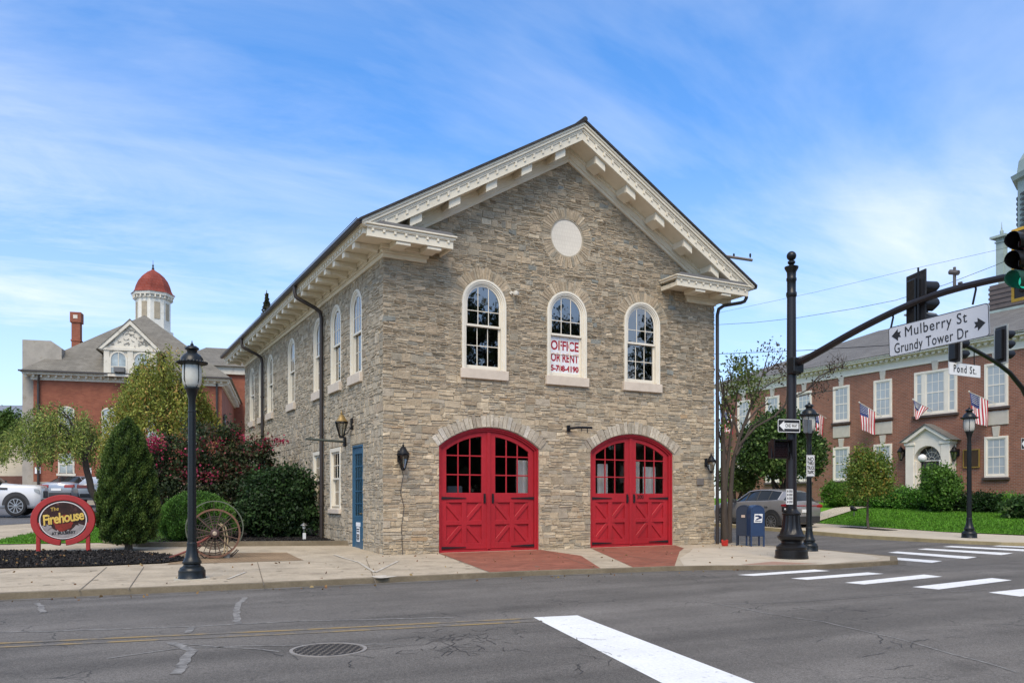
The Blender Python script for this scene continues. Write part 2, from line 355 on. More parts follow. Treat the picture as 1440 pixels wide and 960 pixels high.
# ---------------------------------------------------------------- the stone firehouse
W,L=10.9,19.3
fh=thing('stone_firehouse','large gabled grey and tan rubble stone firehouse with two red arched doors','building')
WIN=[(2.81,.66),(5.43,.66),(8.08,.66)]; WZ,WS=4.88,6.64
SWIN=[2.30,4.30,6.34,10.0,13.7,15.42,17.55]; SH,SZ,SS=.54,4.86,6.68
DOOR=[(3.01,1.51),(7.75,1.515)]; DS,DR=2.8,.54
LWIN=[(4.33,.56),(6.42,.5)]
def shellbuild():
    a=MB(); a.prism([(0,-.6),(W,-.6),(W,8.0),(W/2,11.15),(0,8.0)],idf,0,L); o=a.build('wall',mortar,fh)
    b=MB(); b.prism([(.45,.03),(W-.45,.03),(W-.45,7.9),(W/2,10.5),(.45,7.9)],idf,.45,L-.45); c1=b.build('cut_a',None)
    b=MB()
    for cx,hw in WIN: b.prism(arch(cx,hw-.05,WZ+.02,WS,hw-.05),idf,-.3,.8)
    for cx,hw in DOOR: b.prism(arch(cx,hw,-.02,DS,DR),idf,-.3,.8)
    for cx in SWIN: b.prism(arch(cx,SH-.05,SZ,SS,SH-.05),sideF,-.3,.8)
    for cx,hw in LWIN: b.prism([(cx-hw+.05,1.2),(cx+hw-.05,1.2),(cx+hw-.05,2.88),(cx-hw+.05,2.88)],sideF,-.3,.8)
    b.prism([(1.70,.05),(2.64,.05),(2.64,2.9),(1.70,2.9)],sideF,-.3,.3)
    b.prism([(5.44+.52*math.cos(i*PI/16),8.83+.52*math.sin(i*PI/16)) for i in range(32)],idf,-.3,.12)
    c2=b.build('cut_b',None)
    for c in (c1,c2):
        m=o.modifiers.new('x','BOOLEAN'); m.object=c; m.operation='DIFFERENCE'; m.solver='EXACT'
    dg=bpy.context.evaluated_depsgraph_get(); me=bpy.data.meshes.new_from_object(o.evaluated_get(dg))
    o.modifiers.clear(); o.data=me; me.name='wall'
    for c in (c1,c2): bpy.data.objects.remove(c)
    return o
shellbuild()
PALS={'low':[((0.444,0.353,0.239),5),((0.403,0.327,0.229),4),((0.486,0.393,0.270),4),((0.385,0.327,0.246),3),((0.349,0.301,0.224),1.4),((0.539,0.442,0.309),1.6),((0.379,0.293,0.198),1.6),((0.456,0.322,0.192),.2)],
      'up':[((0.420,0.333,0.229),5),((0.394,0.317,0.221),5),((0.374,0.314,0.229),3),((0.335,0.291,0.219),1.5),((0.456,0.363,0.253),2.4),((0.368,0.289,0.200),2.0),((0.514,0.423,0.300),.5)],
      'side':[((0.418,0.352,0.260),5),((0.391,0.335,0.251),5),((0.446,0.378,0.279),3),((0.353,0.310,0.240),2),((0.375,0.305,0.222),1.5),((0.473,0.406,0.311),1)]}
def pick(p,q):
    x=q.uniform(0,sum(w for _,w in p))
    for c,w_ in p:
        x-=w_
        if x<=0: break
    k=q.uniform(.82,1.16); return tuple(v*k for v in c)
def onestone(mb,quad,fn,d,q,c,ins=.010):
    cxm=sum(p[0] for p in quad)/4; czm=sum(p[1] for p in quad)/4
    v=[fn(a,b,.02) for a,b in quad]; t=[]
    for a,b in quad:
        la=a+math.copysign(min(ins,abs(a-cxm)*.5),cxm-a); lb=b+math.copysign(min(ins,abs(b-czm)*.5),czm-b)
        t.append(fn(la,lb,-d+q.uniform(-.006,.006)))
    mb.add(v+t,[(4,5,6,7)]+[(i,(i+1)%4,4+(i+1)%4,4+i) for i in range(4)],c)
def facing(mb,s0,s1,z0,z1,fn,blocked,seed,style):
    q=random.Random(seed); z=z0
    while z<z1:
        up=q.random()<min(1,max(0,(z-3.9)/1.0)) if style=='front' else None
        H=q.uniform(.11,.22) if not up else q.uniform(.09,.20)
        if style!='front': H=q.uniform(.12,.26)
        s=s0-(0 if True else 0)
        while s<s1:
            Wd=(q.uniform(.12,.40) if up else q.uniform(.14,.52)) if style=='front' else q.uniform(.12,.42)
            e=min(s1,s+Wd)
            if s1-e<.15: e=s1
            k=q.choice([1,2,2,2,3]) if not up else q.choice([1,2,3,3,4,4])
            if style!='front': k=q.choice([1,2,2,3])
            hs=[q.uniform(.6,1.4) for _ in range(k)]; sm=sum(hs); zz=z
            for h in hs:
                h=h/sm*H; cuts=[s,e]
                if k>1 and q.random()<.5 and e-s>.3: cuts=[s,q.uniform(s+.1,e-.1),e]
                for a,b in zip(cuts[:-1],cuts[1:]):
                    zm=zz+h/2
                    iv=[(a,b)]
                    for x0,x1 in blocked(zm):
                        iv=[w2 for (p,r) in iv for w2 in ((p,min(r,x0)),(max(p,x1),r)) if w2[1]-w2[0]>.045]
                    for p,r in iv:
                        g=.005; j=min(.020,h*.27)
                        J=lambda:q.uniform(-j,j)
                        tl=q.uniform(-.014,.014) if up else q.uniform(-.005,.005)
                        quad=[(p+g+J()*.7,zz+g*.6+J()-tl),(r-g+J()*.7,zz+g*.6+J()+tl),(r-g+J()*.7,zz+h-g*.6+J()+tl),(p+g+J()*.7,zz+h-g*.6+J()-tl)]
                        pal=PALS['up' if up else 'low'] if style=='front' else PALS['side']
                        onestone(mb,quad,fn,q.uniform(.006,.028),q,(pick([((.25,.25,.22),2),((.28,.255,.205),1)],q) if (h>.09 and q.random()<.12 and style=='front' and up) else pick(pal,q)),.009)
                zz+=h
            s=e
        z+=H
def wedge(mb,cx,zc,r0,r1,a0,a1,n,fn,seed,pal,dd=(.006,.022)):   # arch stones; angles from straight up
    q=random.Random(seed)
    ws=[q.uniform(.75,1.3) for _ in range(n)]; sm=sum(ws); t=a0
    for w_ in ws:
        e=t+(a1-a0)*w_/sum(ws); g=.006/r0; rr=r1+q.uniform(-.07,.04)
        P=lambda r,a:(cx+r*math.sin(a),zc+r*math.cos(a))
        quad=[P(r0,t+g),P(r0,e-g),P(rr,e-g*.7),P(rr,t+g*.7)]
        onestone(mb,quad,fn,q.uniform(*dd),q,pick(pal,q),.006); t=e
def arcblock(cx,hw,zb,zs,rr,z):
    if zb<=z<zs: return [(cx-hw,cx+hw)]
    if zs<=z<zs+rr: w_=math.sqrt(rr*rr-(z-zs)**2); return [(cx-w_,cx+w_)]
    return []
DRR=(1.51**2+DR**2)/(2*DR); DZC=DS+DR-DRR
def blockF(z):
    o=[]
    for cx,hw in WIN:
        o+=arcblock(cx,hw,WZ,WS,.97,z)
        if 4.62<z<=WZ: o.append((cx-.70,cx+.70))
    for cx,hw in DOOR:
        if z<DS: o.append((cx-hw,cx+hw))
        elif z<DZC+DRR+.33:
            w_=math.sqrt((DRR+.33)**2-(z-DZC)**2); lim=(hw+.22) if z<DS+.35 else 9
            w_=min(w_,hw+.0 if z<DS+.02 else 9); o.append((cx-w_,cx+w_))
    r=.84
    if abs(z-8.83)<r: w_=math.sqrt(r*r-(z-8.83)**2); o.append((5.44-w_,5.44+w_))
    lim=(11.15-z)/.587 if z>8.0 else 99
    if lim<W/2+1: o+=[(-9,W/2-lim),(W/2+lim,99)]
    return o
def blockS(z):
    o=[]
    for cx in SWIN:
        o+=arcblock(cx,SH,SZ,SS,SH+.22,z)
        if 4.62<z<=SZ: o.append((cx-SH-.06,cx+SH+.06))
    for cx,hw in LWIN:
        if 1.0<z<2.95: o.append((cx-hw,cx+hw))
        elif 2.95<=z<3.2: o.append((cx-hw-.1,cx+hw+.1))
    if z<2.92: o.append((1.66,2.68))
    elif z<3.2: o.append((1.55,2.8))
    return o
mb=MB()
facing(mb,-.03,W+.03,-.3,11.1,idf,blockF,11,'front')
for i,(cx,hw) in enumerate(WIN): wedge(mb,cx,WS,hw+.012,.98,-PI/2,PI/2,31,idf,40+i,PALS['up'])
for i,(cx,hw) in enumerate(DOOR):
    a=math.asin(hw/DRR); wedge(mb,cx,DZC,DRR+.012,DRR+.34,-a-.012,a+.012,27,idf,50+i,[((.50,.44,.345),4),((.45,.395,.31),3),((.40,.34,.26),3),((.54,.49,.41),1.)],(.018,.034))
wedge(mb,5.44,8.83,.55,.85,-PI,PI,58,idf,60,PALS['up'])
facing(mb,.0,L,-.3,7.75,sideF,blockS,12,'side')
for i,cx in enumerate(SWIN): wedge(mb,cx,SS,SH+.012,SH+.23,-PI/2,PI/2,20,sideF,70+i,PALS['side'])
for cx,hw in LWIN: 
    q=random.Random(3)
    for k in range(9): a=cx-hw-.1+(2*hw+.2)*k/9; onestone(mb,[(a+.006,2.96),(a+(2*hw+.2)/9-.006,2.96),(a+(2*hw+.2)/9-.006,3.2),(a+.006,3.2)],sideF,.03,q,pick(PALS['side'],q))
for k in range(9): a=1.55+1.25*k/9; onestone(mb,[(a+.006,2.93),(a+.133,2.93),(a+.133,3.2),(a+.006,3.2)],sideF,.03,R,pick(PALS['side'],R))
# right wall gets the same stone
facing(mb,.0,L,-.3,7.75,lambda a,b,d:(W-d,a,b),lambda z:[],13,'side')
mb.build('stone_facing',stone,fh)
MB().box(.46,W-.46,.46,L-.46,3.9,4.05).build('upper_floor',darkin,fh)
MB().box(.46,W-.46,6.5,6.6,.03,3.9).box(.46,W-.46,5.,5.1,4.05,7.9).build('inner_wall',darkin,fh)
# medallion with a worn, unreadable inscription cut in rows
def inscribed():
    m=brickmat('medallion_stone',(.73,.67,.57),(.715,.655,.555),(.66,.60,.505),.055,.115,.014,var=.08,bump=.2,offset=.37)
    return m
mb=MB(); mb.prism([(5.44+.535*math.cos(i*PI/24),8.83+.535*math.sin(i*PI/24)) for i in range(48)],idf,.02,.1)
med=mb.build('medallion',inscribed(),fh)
# windows
def sashset(fn,cx,hw,zb,zs,parent,d,cols,rows,top,zmid=None,gm=glass,arched=True,drop=.0):
    """glazed sash pair (upper with the arched head, lower set deeper) under a window frame part"""
    zm=zmid
    up=MB(); n=16
    A=arch(cx,hw,zm,zs,hw if arched else .002,n); B=arch(cx,hw-.05,zm+.05,zs,(hw-.05) if arched else .001,n)
    if not arched: A=[(cx-hw,zm),(cx-hw,zs),(cx+hw,zs),(cx+hw,zm)]; B=[(cx-hw+.05,zm),(cx-hw+.05,zs-.05),(cx+hw-.05,zs-.05),(cx+hw-.05,zm)]
    up.ring(A,B,fn,d,d+.045); box=lambda mb,a0,a1,b0,b1,d0,d1: mb.prism([(a0,b0),(a1,b0),(a1,b1),(a0,b1)],fn,d0,d1)
    box(up,cx-hw+.005,cx+hw-.005,zm-.03,zm+.03,d-.004,d+.05)
    hi=hw-.05
    for i in range(1,cols):
        x=cx-hi+2*hi*i/cols; zt=(zs+math.sqrt(max(0,hi*hi-(x-cx)**2))) if arched else zs-.05
        box(up,x-.011,x+.011,zm+.031,zt+.01,d+.008,d+.034)
    zr=zm+.03+(zs-zm)*.62 if arched else zm+(zs-zm)*.5
    for z in ([zr] if rows==2 else []): box(up,cx-hi-.004,cx+hi+.004,z-.011,z+.011,d+.006,d+.032)
    s1=up.build('sash',creamw,parent,bevel=.004)
    lo=MB(); d2=d+.055; b=zb+.02
    lo.ring([(cx-hw,zm-.03),(cx-hw,b),(cx+hw,b),(cx+hw,zm-.03)],[(cx-hw+.05,zm-.03),(cx-hw+.05,b+.1),(cx+hw-.05,b+.1),(cx+hw-.05,zm-.03)],fn,d2,d2+.045)
    for i in range(1,cols): x=cx-hi+2*hi*i/cols; box(lo,x-.011,x+.011,b+.1,zm-.03,d2+.008,d2+.034)
    if rows==2: z=(b+.1+zm)/2; box(lo,cx-hi-.004,cx+hi+.004,z-.011,z+.011,d2+.006,d2+.032)
    lo.build('sash',creamw,parent,bevel=.004)
    g=MB(); g.prism(arch(cx,hw-.04,zm,zs,(hw-.04) if arched else .002,n),fn,d+.016,d+.022); g.build('pane',glass,parent)
    g=MB(); box(g,cx-hw+.04,cx+hw-.04,b+.08,zm-.02,d2+.016,d2+.022); g.build('pane',gm,parent)
def archwindow(fn,cx,hw,zb,zs,zmid,gm=glass,pr=.045,lab=None):
    f=MB(); n=16
    t=[hw,hw-.055,hw-.10,hw-.135]; dd=[-pr,-pr+.02,-pr+.045]
    for k in range(3):
        f.ring(arch(cx,t[k],zb,zs,t[k],n),arch(cx,t[k+1],zb,zs,t[k+1],n),fn,dd[k],.14)
    w_=f.build('window',creamw,fh,smooth=35)
    if lab: w_['label']=lab
    sashset(fn,cx,hw-.135,zb,zs,w_,.03,3,2,0,zmid,gm)
    s=MB(); s.prism([(cx-hw-.05,zb-.26),(cx+hw+.05,zb-.26),(cx+hw+.05,zb),(cx-hw-.05,zb)],fn,-.10,.13); s.build('sill',sillm,w_,bevel=.01)
    return w_
for i,(cx,hw) in enumerate(WIN): archwindow(idf,cx,hw,WZ,WS,6.06,clear if i==1 else glass)
for cx in SWIN: archwindow(sideF,cx,SH,SZ,SS,6.02,pr=.02)
for cx,hw in LWIN:
    f=MB(); z0,z1=1.12,2.94
    A=[(cx-hw,z0),(cx+hw,z0),(cx+hw,z1),(cx-hw,z1)]; B=[(cx-hw+.12,z0+.02),(cx+hw-.12,z0+.02),(cx+hw-.12,z1-.12),(cx-hw+.12,z1-.12)]
    f.ring(A,B,sideF,-.03,.14,closed=True); w_=f.build('window',creamw,fh,bevel=.008)
    sashset(sideF,cx,hw-.12,z0,z1-.12,w_,.03,2,2,0,2.02,glass,False)
    MB().prism([(cx-hw-.05,z0-.14),(cx+hw+.05,z0-.14),(cx+hw+.05,z0),(cx-hw-.05,z0)],sideF,-.09,.1).build('sill',sillm,w_,bevel=.01)
# engine bay doors
ironblk=mat('door_iron',(.012,.01,.012),.45,var=.1)
for di,(cx,hw) in enumerate(DOOR):
    fr=MB(); n=20
    def conc(t,zb=0.0):          # outline concentric with the door arch, t inside it
        Rr=DRR-t; h=hw-t; zs=DZC+math.sqrt(Rr*Rr-h*h); return arch(cx,h,zb,zs,DZC+Rr-zs,n)
    fr.ring(conc(0),conc(.05),idf,.03,.30); fr.ring(conc(.05),conc(.10),idf,.07,.30)
    fr.prism([(cx-hw+.1,0),(cx+hw-.1,0),(cx+hw-.1,.06),(cx-hw+.1,.06)],idf,.09,.28)
    fo=fr.build('door_frame',red,fh,smooth=30)
    top=lambda x,t:DZC+math.sqrt((DRR-t)**2-(x-cx)**2)
    for sgn in (-1,1):
        m=MB(); F=lambda a,b,d,s=sgn:(cx+s*a,d,b)
        TA=lambda a,t:top(cx+a,t)
        xi,xo=.035,hw-.105; d0,d1=.12,.19
        def strip(a0,a1,zlo,thi,da,db,k=8):     # board from height zlo up to the arch inset thi
            pts=[(a0,zlo),(a1,zlo)]+[(a1+(a0-a1)*i/k,TA(a1+(a0-a1)*i/k,thi)) for i in range(k+1)]
            m.prism(pts,F,da,db)
        bx=lambda a0,a1,b0,b1,da,db:m.prism([(a0,b0),(a1,b0),(a1,b1),(a0,b1)],F,da,db)
        strip(xi,xi+.17,.07,.105,d0,d1); strip(xo-.16,xo,.07,.105,d0,d1)
        A=[(xi+.17+(xo-xi-.33)*i/10,TA(xi+.17+(xo-xi-.33)*i/10,.105)) for i in range(11)]
        B=[(a,TA(a,.23)) for a,_ in A]; m.ring(A,B,F,d0,d1)
        xa,xb=xi+.17,xo-.16
        bx(xa,xb,1.32,1.58,d0,d1); bx(xa,xb,.07,.24,d0,d1)
        xm=(xa+xb)/2; zl,zh=.24,1.32; zm=(zl+zh)/2
        bx(xm-.07,xm+.07,zl,zh,d0,d1); bx(xa,xm-.07,zm-.06,zm+.06,d0,d1); bx(xm+.07,xb,zm-.06,zm+.06,d0,d1)
        bx(xa,xb,zl,zh,d0+.045,d1-.004)                                   # panel behind
        for (ax,az) in ((xa,zh),(xb,zh),(xa,zl),(xb,zl)):                  # braces of the cross
            ex=xm+(.07 if ax>xm else -.07); ez=zm+(.06 if az>zm else -.06)
            v=Vector((ex-ax,ez-az)); nrm=Vector((-v.y,v.x)).normalized()*.055; v2=v
            m.prism([(ax+nrm.x,az+nrm.y),(ex+nrm.x,ez+nrm.y),(ex-nrm.x,ez-nrm.y),(ax-nrm.x,az-nrm.y)],F,d0+.014,d1-.002)
        for k in (1,2): x=xa+(xb-xa)*k/3; strip(x-.017,x+.017,1.58,.23,d0+.014,d0+.05,2)
        for z in (2.06,2.57): 
            xe=xb
            bx(xa,xe,z-.017,z+.017,d0+.012,d0+.048)
        leaf=m.build('door',red,fh,bevel=.006)
        g=MB(); pts=[(xa-.02,1.56),(xb+.02,1.56)]+[(xb+.02+(xa-xb-.04)*i/8,TA(xb+.02+(xa-xb-.04)*i/8,.21)) for i in range(9)]
        g.prism(pts,F,d0+.028,d0+.034); g.build('pane',glassmat('door_glass',(.93,.93,.93),.02,mx_=.5),leaf)
        for z in (1.44,.125): MB().prism([(xo+.01,z-.035),(xo-.72,z-.008),(xo-.72,z+.008),(xo+.01,z+.035)],F,d0-.022,d0-.002).build('strap_hinge',ironblk,leaf)
        h=MB(); h.tube([F(xi+.09,1.33,d0),F(xi+.09,1.33,d0-.06),F(xi+.09,1.50,d0-.06),F(xi+.09,1.50,d0)],.013,6)
        h.prism([(xi+.06,1.30),(xi+.12,1.30),(xi+.12,1.56),(xi+.06,1.56)],F,d0-.014,d0-.002); h.build('handle',ironblk,leaf)
        if di==1 and sgn==1: letters('300',"house_number",ironblk,leaf,Vector((cx+.36,d0-.006,1.475)),FRONT,.17,.006)
    m=MB(); m.prism([(cx-.05,.03),(cx+.05,.03),(cx+.05,top(cx,.11)),(cx-.05,top(cx,.11))],idf,.09,.118); m.build('astragal',red,fo,bevel=.006)
# side door, blue with a barred glass upper half and notices
m=MB(); v0,v1=1.70,2.64
m.ring([(v0,.05),(v1,.05),(v1,2.9),(v0,2.9)],[(v0+.05,.06),(v1-.05,.06),(v1-.05,2.84),(v0+.05,2.84)],sideF,-.015,.12,closed=True)
m.ring([(v0+.05,.06),(v1-.05,.06),(v1-.05,2.84),(v0+.05,2.84)],[(v0+.14,.95),(v1-.14,.95),(v1-.14,2.66),(v0+.14,2.66)],sideF,.02,.07,closed=True)
bd=m.build('side_door',blue,fh,bevel=.005)
m=MB()
for k in range(1,4): a=v0+.14+(v1-v0-.28)*k/4; m.prism([(a-.012,.95),(a+.012,.95),(a+.012,2.66),(a-.012,2.66)],sideF,.028,.06)
for k in range(1,5): z=.95+1.71*k/5; m.prism([(v0+.14,z-.014),(v1-.14,z-.014),(v1-.14,z+.014),(v0+.14,z+.014)],sideF,.026,.058)
m.build('glazing_bars',blue,bd)
MB().prism([(v0+.12,.93),(v1-.12,.93),(v1-.12,2.68),(v0+.12,2.68)],sideF,.042,.048).build('pane',glassmat('door_pane',(.05,.08,.12),.14),bd)
SIDE=Matrix.Rotation(-PI/2,3,'Z')@FRONT
paper=mat('white_paper',(.74,.75,.76),.7,var=.03)
MB().prism([(2.0,.66),(2.38,.66),(2.38,.77),(2.0,.77)],sideF,.012,.019).build('notice',paper,bd)
nn=MB().prism([(2.06,.24),(2.32,.24),(2.32,.64),(2.06,.64)],sideF,.012,.019).build('notice',paper,bd)
m=MB()
for k,(z,wd) in enumerate(((.58,.11),(.52,.10),(.43,.11),(.385,.09),(.34,.11),(.295,.08))): m.prism([(2.19-wd,z-.017),(2.19+wd,z-.017),(2.19+wd,z+.017),(2.19-wd,z+.017)],sideF,.009,.0115)
m.build('print_lines',blackflat,bd)
m=MB(); m.tube([(.02,v0+.1,1.02),(-.05,v0+.1,1.02),(-.05,v0+.19,1.02)],.015,6); m.prism([(v0+.075,.96),(v0+.125,.96),(v0+.125,1.2),(v0+.075,1.2)],sideF,.0,.019); m.build('handle',mat('brass',(.5,.38,.2),.3,1.),bd)
# eaves with brackets, on both long sides
for nm,sx in (('eaves',lambda a:-a),('eaves',lambda a:W+a)):
    E_=MB(); G_=lambda a,y,z,s=sx:(s(a),y,z)
    E_.box(0,.06,-.0,L,7.50,7.61,G_); E_.box(0,.10,-.0,L,7.61,7.70,G_); E_.box(0,.14,0,L,7.70,7.80,G_)
    E_.box(0,.74,.003,L+.8,7.80,7.84,G_)
    E_.box(.70,.78,-.722,L+.8,7.79,7.93,G_); E_.box(.70,.83,-.83,L+.8,7.931,7.99,G_); E_.box(.70,.88,-.88,L+.8,7.991,8.045,G_)
    crenel(E_,-.66,L+.75,.235,.13,7.83,7.929,(lambda a,b,d,s=sx:(s(d),a,b)),.781,.812)
    eo=E_.build('eaves_cornice',cream,fh,bevel=.006)
    v=.12
    while v<L+.6:
        B_=MB(); B_.prism([(.142,7.62),(.40,7.68),(.60,7.66),(.60,7.799),(.142,7.799)],lambda a,b,d,s=sx:(s(a),d,b),v-.085,v+.085); B_.box(.601,.76,v-.10,v+.10,7.645,7.789,G_); B_.build('bracket',cream,eo,bevel=.008); v+=.885
    gm=MB(); gm.box(.84,.98,-.90,L+.86,8.00,8.06,G_); gm.box(.86,.965,-.90,L+.86,7.965,8.0,G_); gm.box(.975,.995,-.90,L+.86,8.06,8.085,G_)
    gm.build('gutter',brownm,fh,bevel=.02)
# raking cornice on the front gable
SL=.587; zt=lambda u:11.82-SL*abs(u-W/2)
def sh(u,y,z): return (u,y,zt(u)+z)
rk=MB()
for a,b in ((-.86,W/2),(W/2,W+.86)):
    for y0,y1,z0,z1 in ((-.90,-.70,-.13,-.062),(-.87,-.70,-.21,-.1301),(-.83,-.70,-.27,-.2101),(-.79,-.71,-.52,-.2701),(-.72,0,-.50,-.46),(-.08,0,-.86,-.501),(-.12,0,-.76,-.501),(-.17,0,-.60,-.501)):
        rk.box(a,b,y0,y1,z0,z1,sh)
ro=rk.build('raking_cornice',cream,fh,cut=[((0,0,7.96),(0,0,1))],bevel=.006)
rd=MB()
for s in (-1,1):
    for k in range(5):
        c=W/2+s*(.66+1.05*k); MB().box(c-.14,c+.14,-.60,-.175,-.68,-.502,sh).box(c-.16,c+.16,-.705,-.601,-.735,-.502,sh).build('bracket',cream,ro,cut=[((0,0,7.96),(0,0,1))],bevel=.008)
    crenel(rd,*sorted((W/2+s*.03,W/2+s*6.1)),.27,.055,-.40,-.272,lambda a,b,d:sh(a,d,b),-.815,-.791)
rd.build('dentil_row',cream,ro,cut=[((0,0,8.02),(0,0,1))])
# cornice returns
for u0,u1,f0,f1,ms in ((-.70,1.56,-.10,1.18,(.24,1.06)),(8.78,W+.70,9.72,W+.10,(9.7,10.72))):
    e=MB()
    e.box(u0,u1,-.79,-.71,7.72,7.931); e.box(u0-.063 if u0<0 else u0-.05,u1+.05,-.833,-.02,7.934,7.993); e.box(u0-.066 if u0<0 else u0-.08,u1+.08,-.873,-.02,7.994,8.033)
    e.box(u0+.002,u1-.002,-.711,-.0,7.803,7.845)
    e.box(u1-.07 if u0<0 else u0,u1 if u0<0 else u0+.07,-.712,-.02,7.72,7.799)
    e.box(f0+.04,f1-.05,-.07,-.0,7.50,7.61); e.box(f0,f1,-.12,-.0,7.611,7.70); e.box(f0-.03,f1+.04,-.18,-.0,7.701,7.799)
    crenel(e,u0,u1,.27,.06,7.85,7.929,idf,-.822,-.791)
    x=e.build('cornice_return',cream,fh,bevel=.006)
    for c in ms: MB().box(c-.17,c+.17,-.60,-.19,7.66,7.799).box(c-.19,c+.19,-.76,-.601,7.64,7.715).build('bracket',cream,x,bevel=.008)
    MB().prism([(u0-.06,8.031),(u1+.06,8.031),(u1-.1,8.11),(u0+.1,8.11)] if u0>0 else [(u0+.2,8.031),(u1+.06,8.031),(u1-.12,8.11),(u0+.3,8.11)],idf,-.86,-.02).build('return_roof',mat('lead_roof',(.16,.15,.14),.6),x)
# roof
for a,b in ((-.93,W/2),(W/2,W+.93)):
    pass
rf=MB(); rf.box(-.93,W/2,-.94,L+.95,-.06,0,sh); rf.box(W/2,W+.93,-.94,L+.95,-.06,0,sh)
rf.tube([(W/2,-.95,11.82),(W/2,L+.95,11.82)],.07,8)
rf.build('roof',shingle,fh)
# downpipes
def pipe(path,r=.055): return MB().tube(path,r,10).build('downpipe',brownm,fh,smooth=40)
def side_pipe(v):
    p=pipe([(-.91,v,8.0),(-.91,v,7.78),(-.88,v,7.66),(-.80,v-.02,7.60),(-.30,v-.08,7.36),(-.15,v-.1,7.24),(-.11,v-.1,7.05),(-.11,v-.1,5),(-.11,v-.1,2.5),(-.11,v-.1,T(0,v))],.06)
    m=MB()
    for z in (1.2,3.4,5.6): m.lathe([(.075,z),(.075,z+.06)],-.11,v-.1,10)
    m.build('pipe_clip',brownm,p)
side_pipe(5.66); side_pipe(14.9)
pipe([(W+.80,-.62,7.95),(W+.80,-.60,7.72),(W+.76,-.56,7.62),(W+.66,-.50,7.58),(W+.22,-.22,7.50),(W+.10,-.12,7.40),(W+.07,-.09,7.2),(W+.07,-.09,3),(W+.07,-.09,0.0)],.055)
MB().box(10.19,10.46,-.055,.0,1.85,2.07).build('plaque',mat('grey_plaque',(.16,.14,.12),.5,bump=.3,bs=60),fh,bevel=.01)
# furniture glimpsed through the doors
curt=mat('white_curtain',(.80,.80,.78),.9,var=.05)
def curtain(x0,x1,y,z0,z1,lab):
    n=26; A=[(x0+(x1-x0)*i/n,y+.035*math.sin(i*1.9)) for i in range(n+1)]
    m=MB(); m.ring([(a,b) for a,b in A],[(a,b+.01) for a,b in A],lambda a,b,d:(a,b,d),z0,z1)
    return tag(m.build('curtain',curt,None),lab,'curtain',None)
curtain(3.98,4.34,.33,.1,2.5,'narrow white curtain behind the right edge of the left red door')
curtain(6.70,7.05,.33,.1,2.45,'white curtain inside the left leaf of the right red door')
curtain(7.98,8.22,.33,.1,2.55,'white curtain beside the middle stile of the right red door')
curtain(8.40,8.85,.36,.1,2.4,'wide white curtain inside the right leaf of the right red door')
def officechair(x,y,rz,lab):
    t=thing('office_chair',lab,'chair',(x,y,.03),rz)
    g=mat('grey_chair',(.22,.23,.24),.7)
    MB().box(-.23,.23,-.22,.22,.42,.5).build('seat',g,t,bevel=.03); MB().box(-.22,.22,.2,.26,.62,1.75).build('backrest',g,t,bevel=.04)
    m=MB().lathe([(.03,.08),(.03,.42)],n=8)
    for k in range(5): a=k*2*PI/5; m.tube([(0,0,.1),(.3*math.cos(a),.3*math.sin(a),.05)],.02,6)
    m.build('base',black,t); MB().tube([(0,.2,.45),(0,.27,.6),(0,.25,.8)],.03,6).build('stem',black,t)
officechair(1.95,.95,.3,'grey high backed office chair behind the leftmost glass of the left red door')
officechair(2.45,1.05,-.3,'grey office chair in the middle of the left leaf of the left red door')
# banner in the middle window
m=MB(); m.box(4.95,5.92,.112,.118,4.95,6.04); bn=m.build('banner',mat('banner_white',(.90,.89,.89),.6,var=.03),None)
tag(bn,'white office for rent banner with red letters in the middle arched window','banner')
for t_,z,s in (('OFFICE',5.76,.37),('OR RENT',5.42,.33),('5-788-4190',5.12,.22)): letters(t_,'lettering',redflat,bn,Vector((5.435,.1105,z)),FRONT,s,.0015,0,.93,1.0,.010,fit=.93)
# flood light and iron sign brackets and wall lanterns
def bracket(lab,fn,x,z,ln,left):
    t=MB(); t.prism([(x-.05,z-.12),(x+.05,z-.12),(x+.05,z+.12),(x-.05,z+.12)],fn,-.09,-.03); o=None
    return t
t=thing('sign_bracket','short black iron sign bracket on the front wall between the red doors','bracket',(5.72,-.03,3.41))
MB().box(-.32,-.22,-.06,0,-.09,.09).build('wall_plate',black,t,bevel=.01)
MB().tube([(-.25,-.06,0),(-.1,-.25,.02),(.35,-.30,.03)],.035,8).build('arm',black,t,smooth=40); MB().tube([(.2,-.29,.03),(.2,-.29,-.12)],.012,6).tube([(.02,-.27,.03),(.02,-.27,-.08)],.012,6).build('hook',black,t)
t=thing('sign_bracket','long iron sign arm sticking out of the side wall under the gilded lantern','bracket',(-.03,3.25,3.06))
MB().box(-.05,0,-.07,.07,-.14,.14).build('wall_plate',black,t,bevel=.01)
MB().tube([(-.03,0,0),(-.5,.03,.02),(-1.12,.06,.05)],.035,8).build('arm',mat('green_iron',(.05,.06,.05),.6),t,smooth=40)
t=thing('flood_light','small white round flood light beside the left arched window','flood light',(3.62,-.02,7.03))
t.scale=(.8,.8,.8); white_=mat('cream_plastic',(.62,.58,.50),.5,var=.05)
MB().lathe([(.06,0),(.06,.05)],fn=lambda x,y,z:(x,-z,y)).build('mount',white_,t); MB().tube([(0,-.05,0),(.08,-.14,.0)],.03,8).lathe([(.02,0),(.09,.03),(.10,.12),(.08,.16),(.02,.17)],fn=lambda x,y,z:(x+.1,y-.18,-z+.06)).build('lamp_head',white_,t,smooth=40)
frost=mat('lantern_glass',(.55,.54,.48),.35,var=.1,trans=.35,spec=.4)
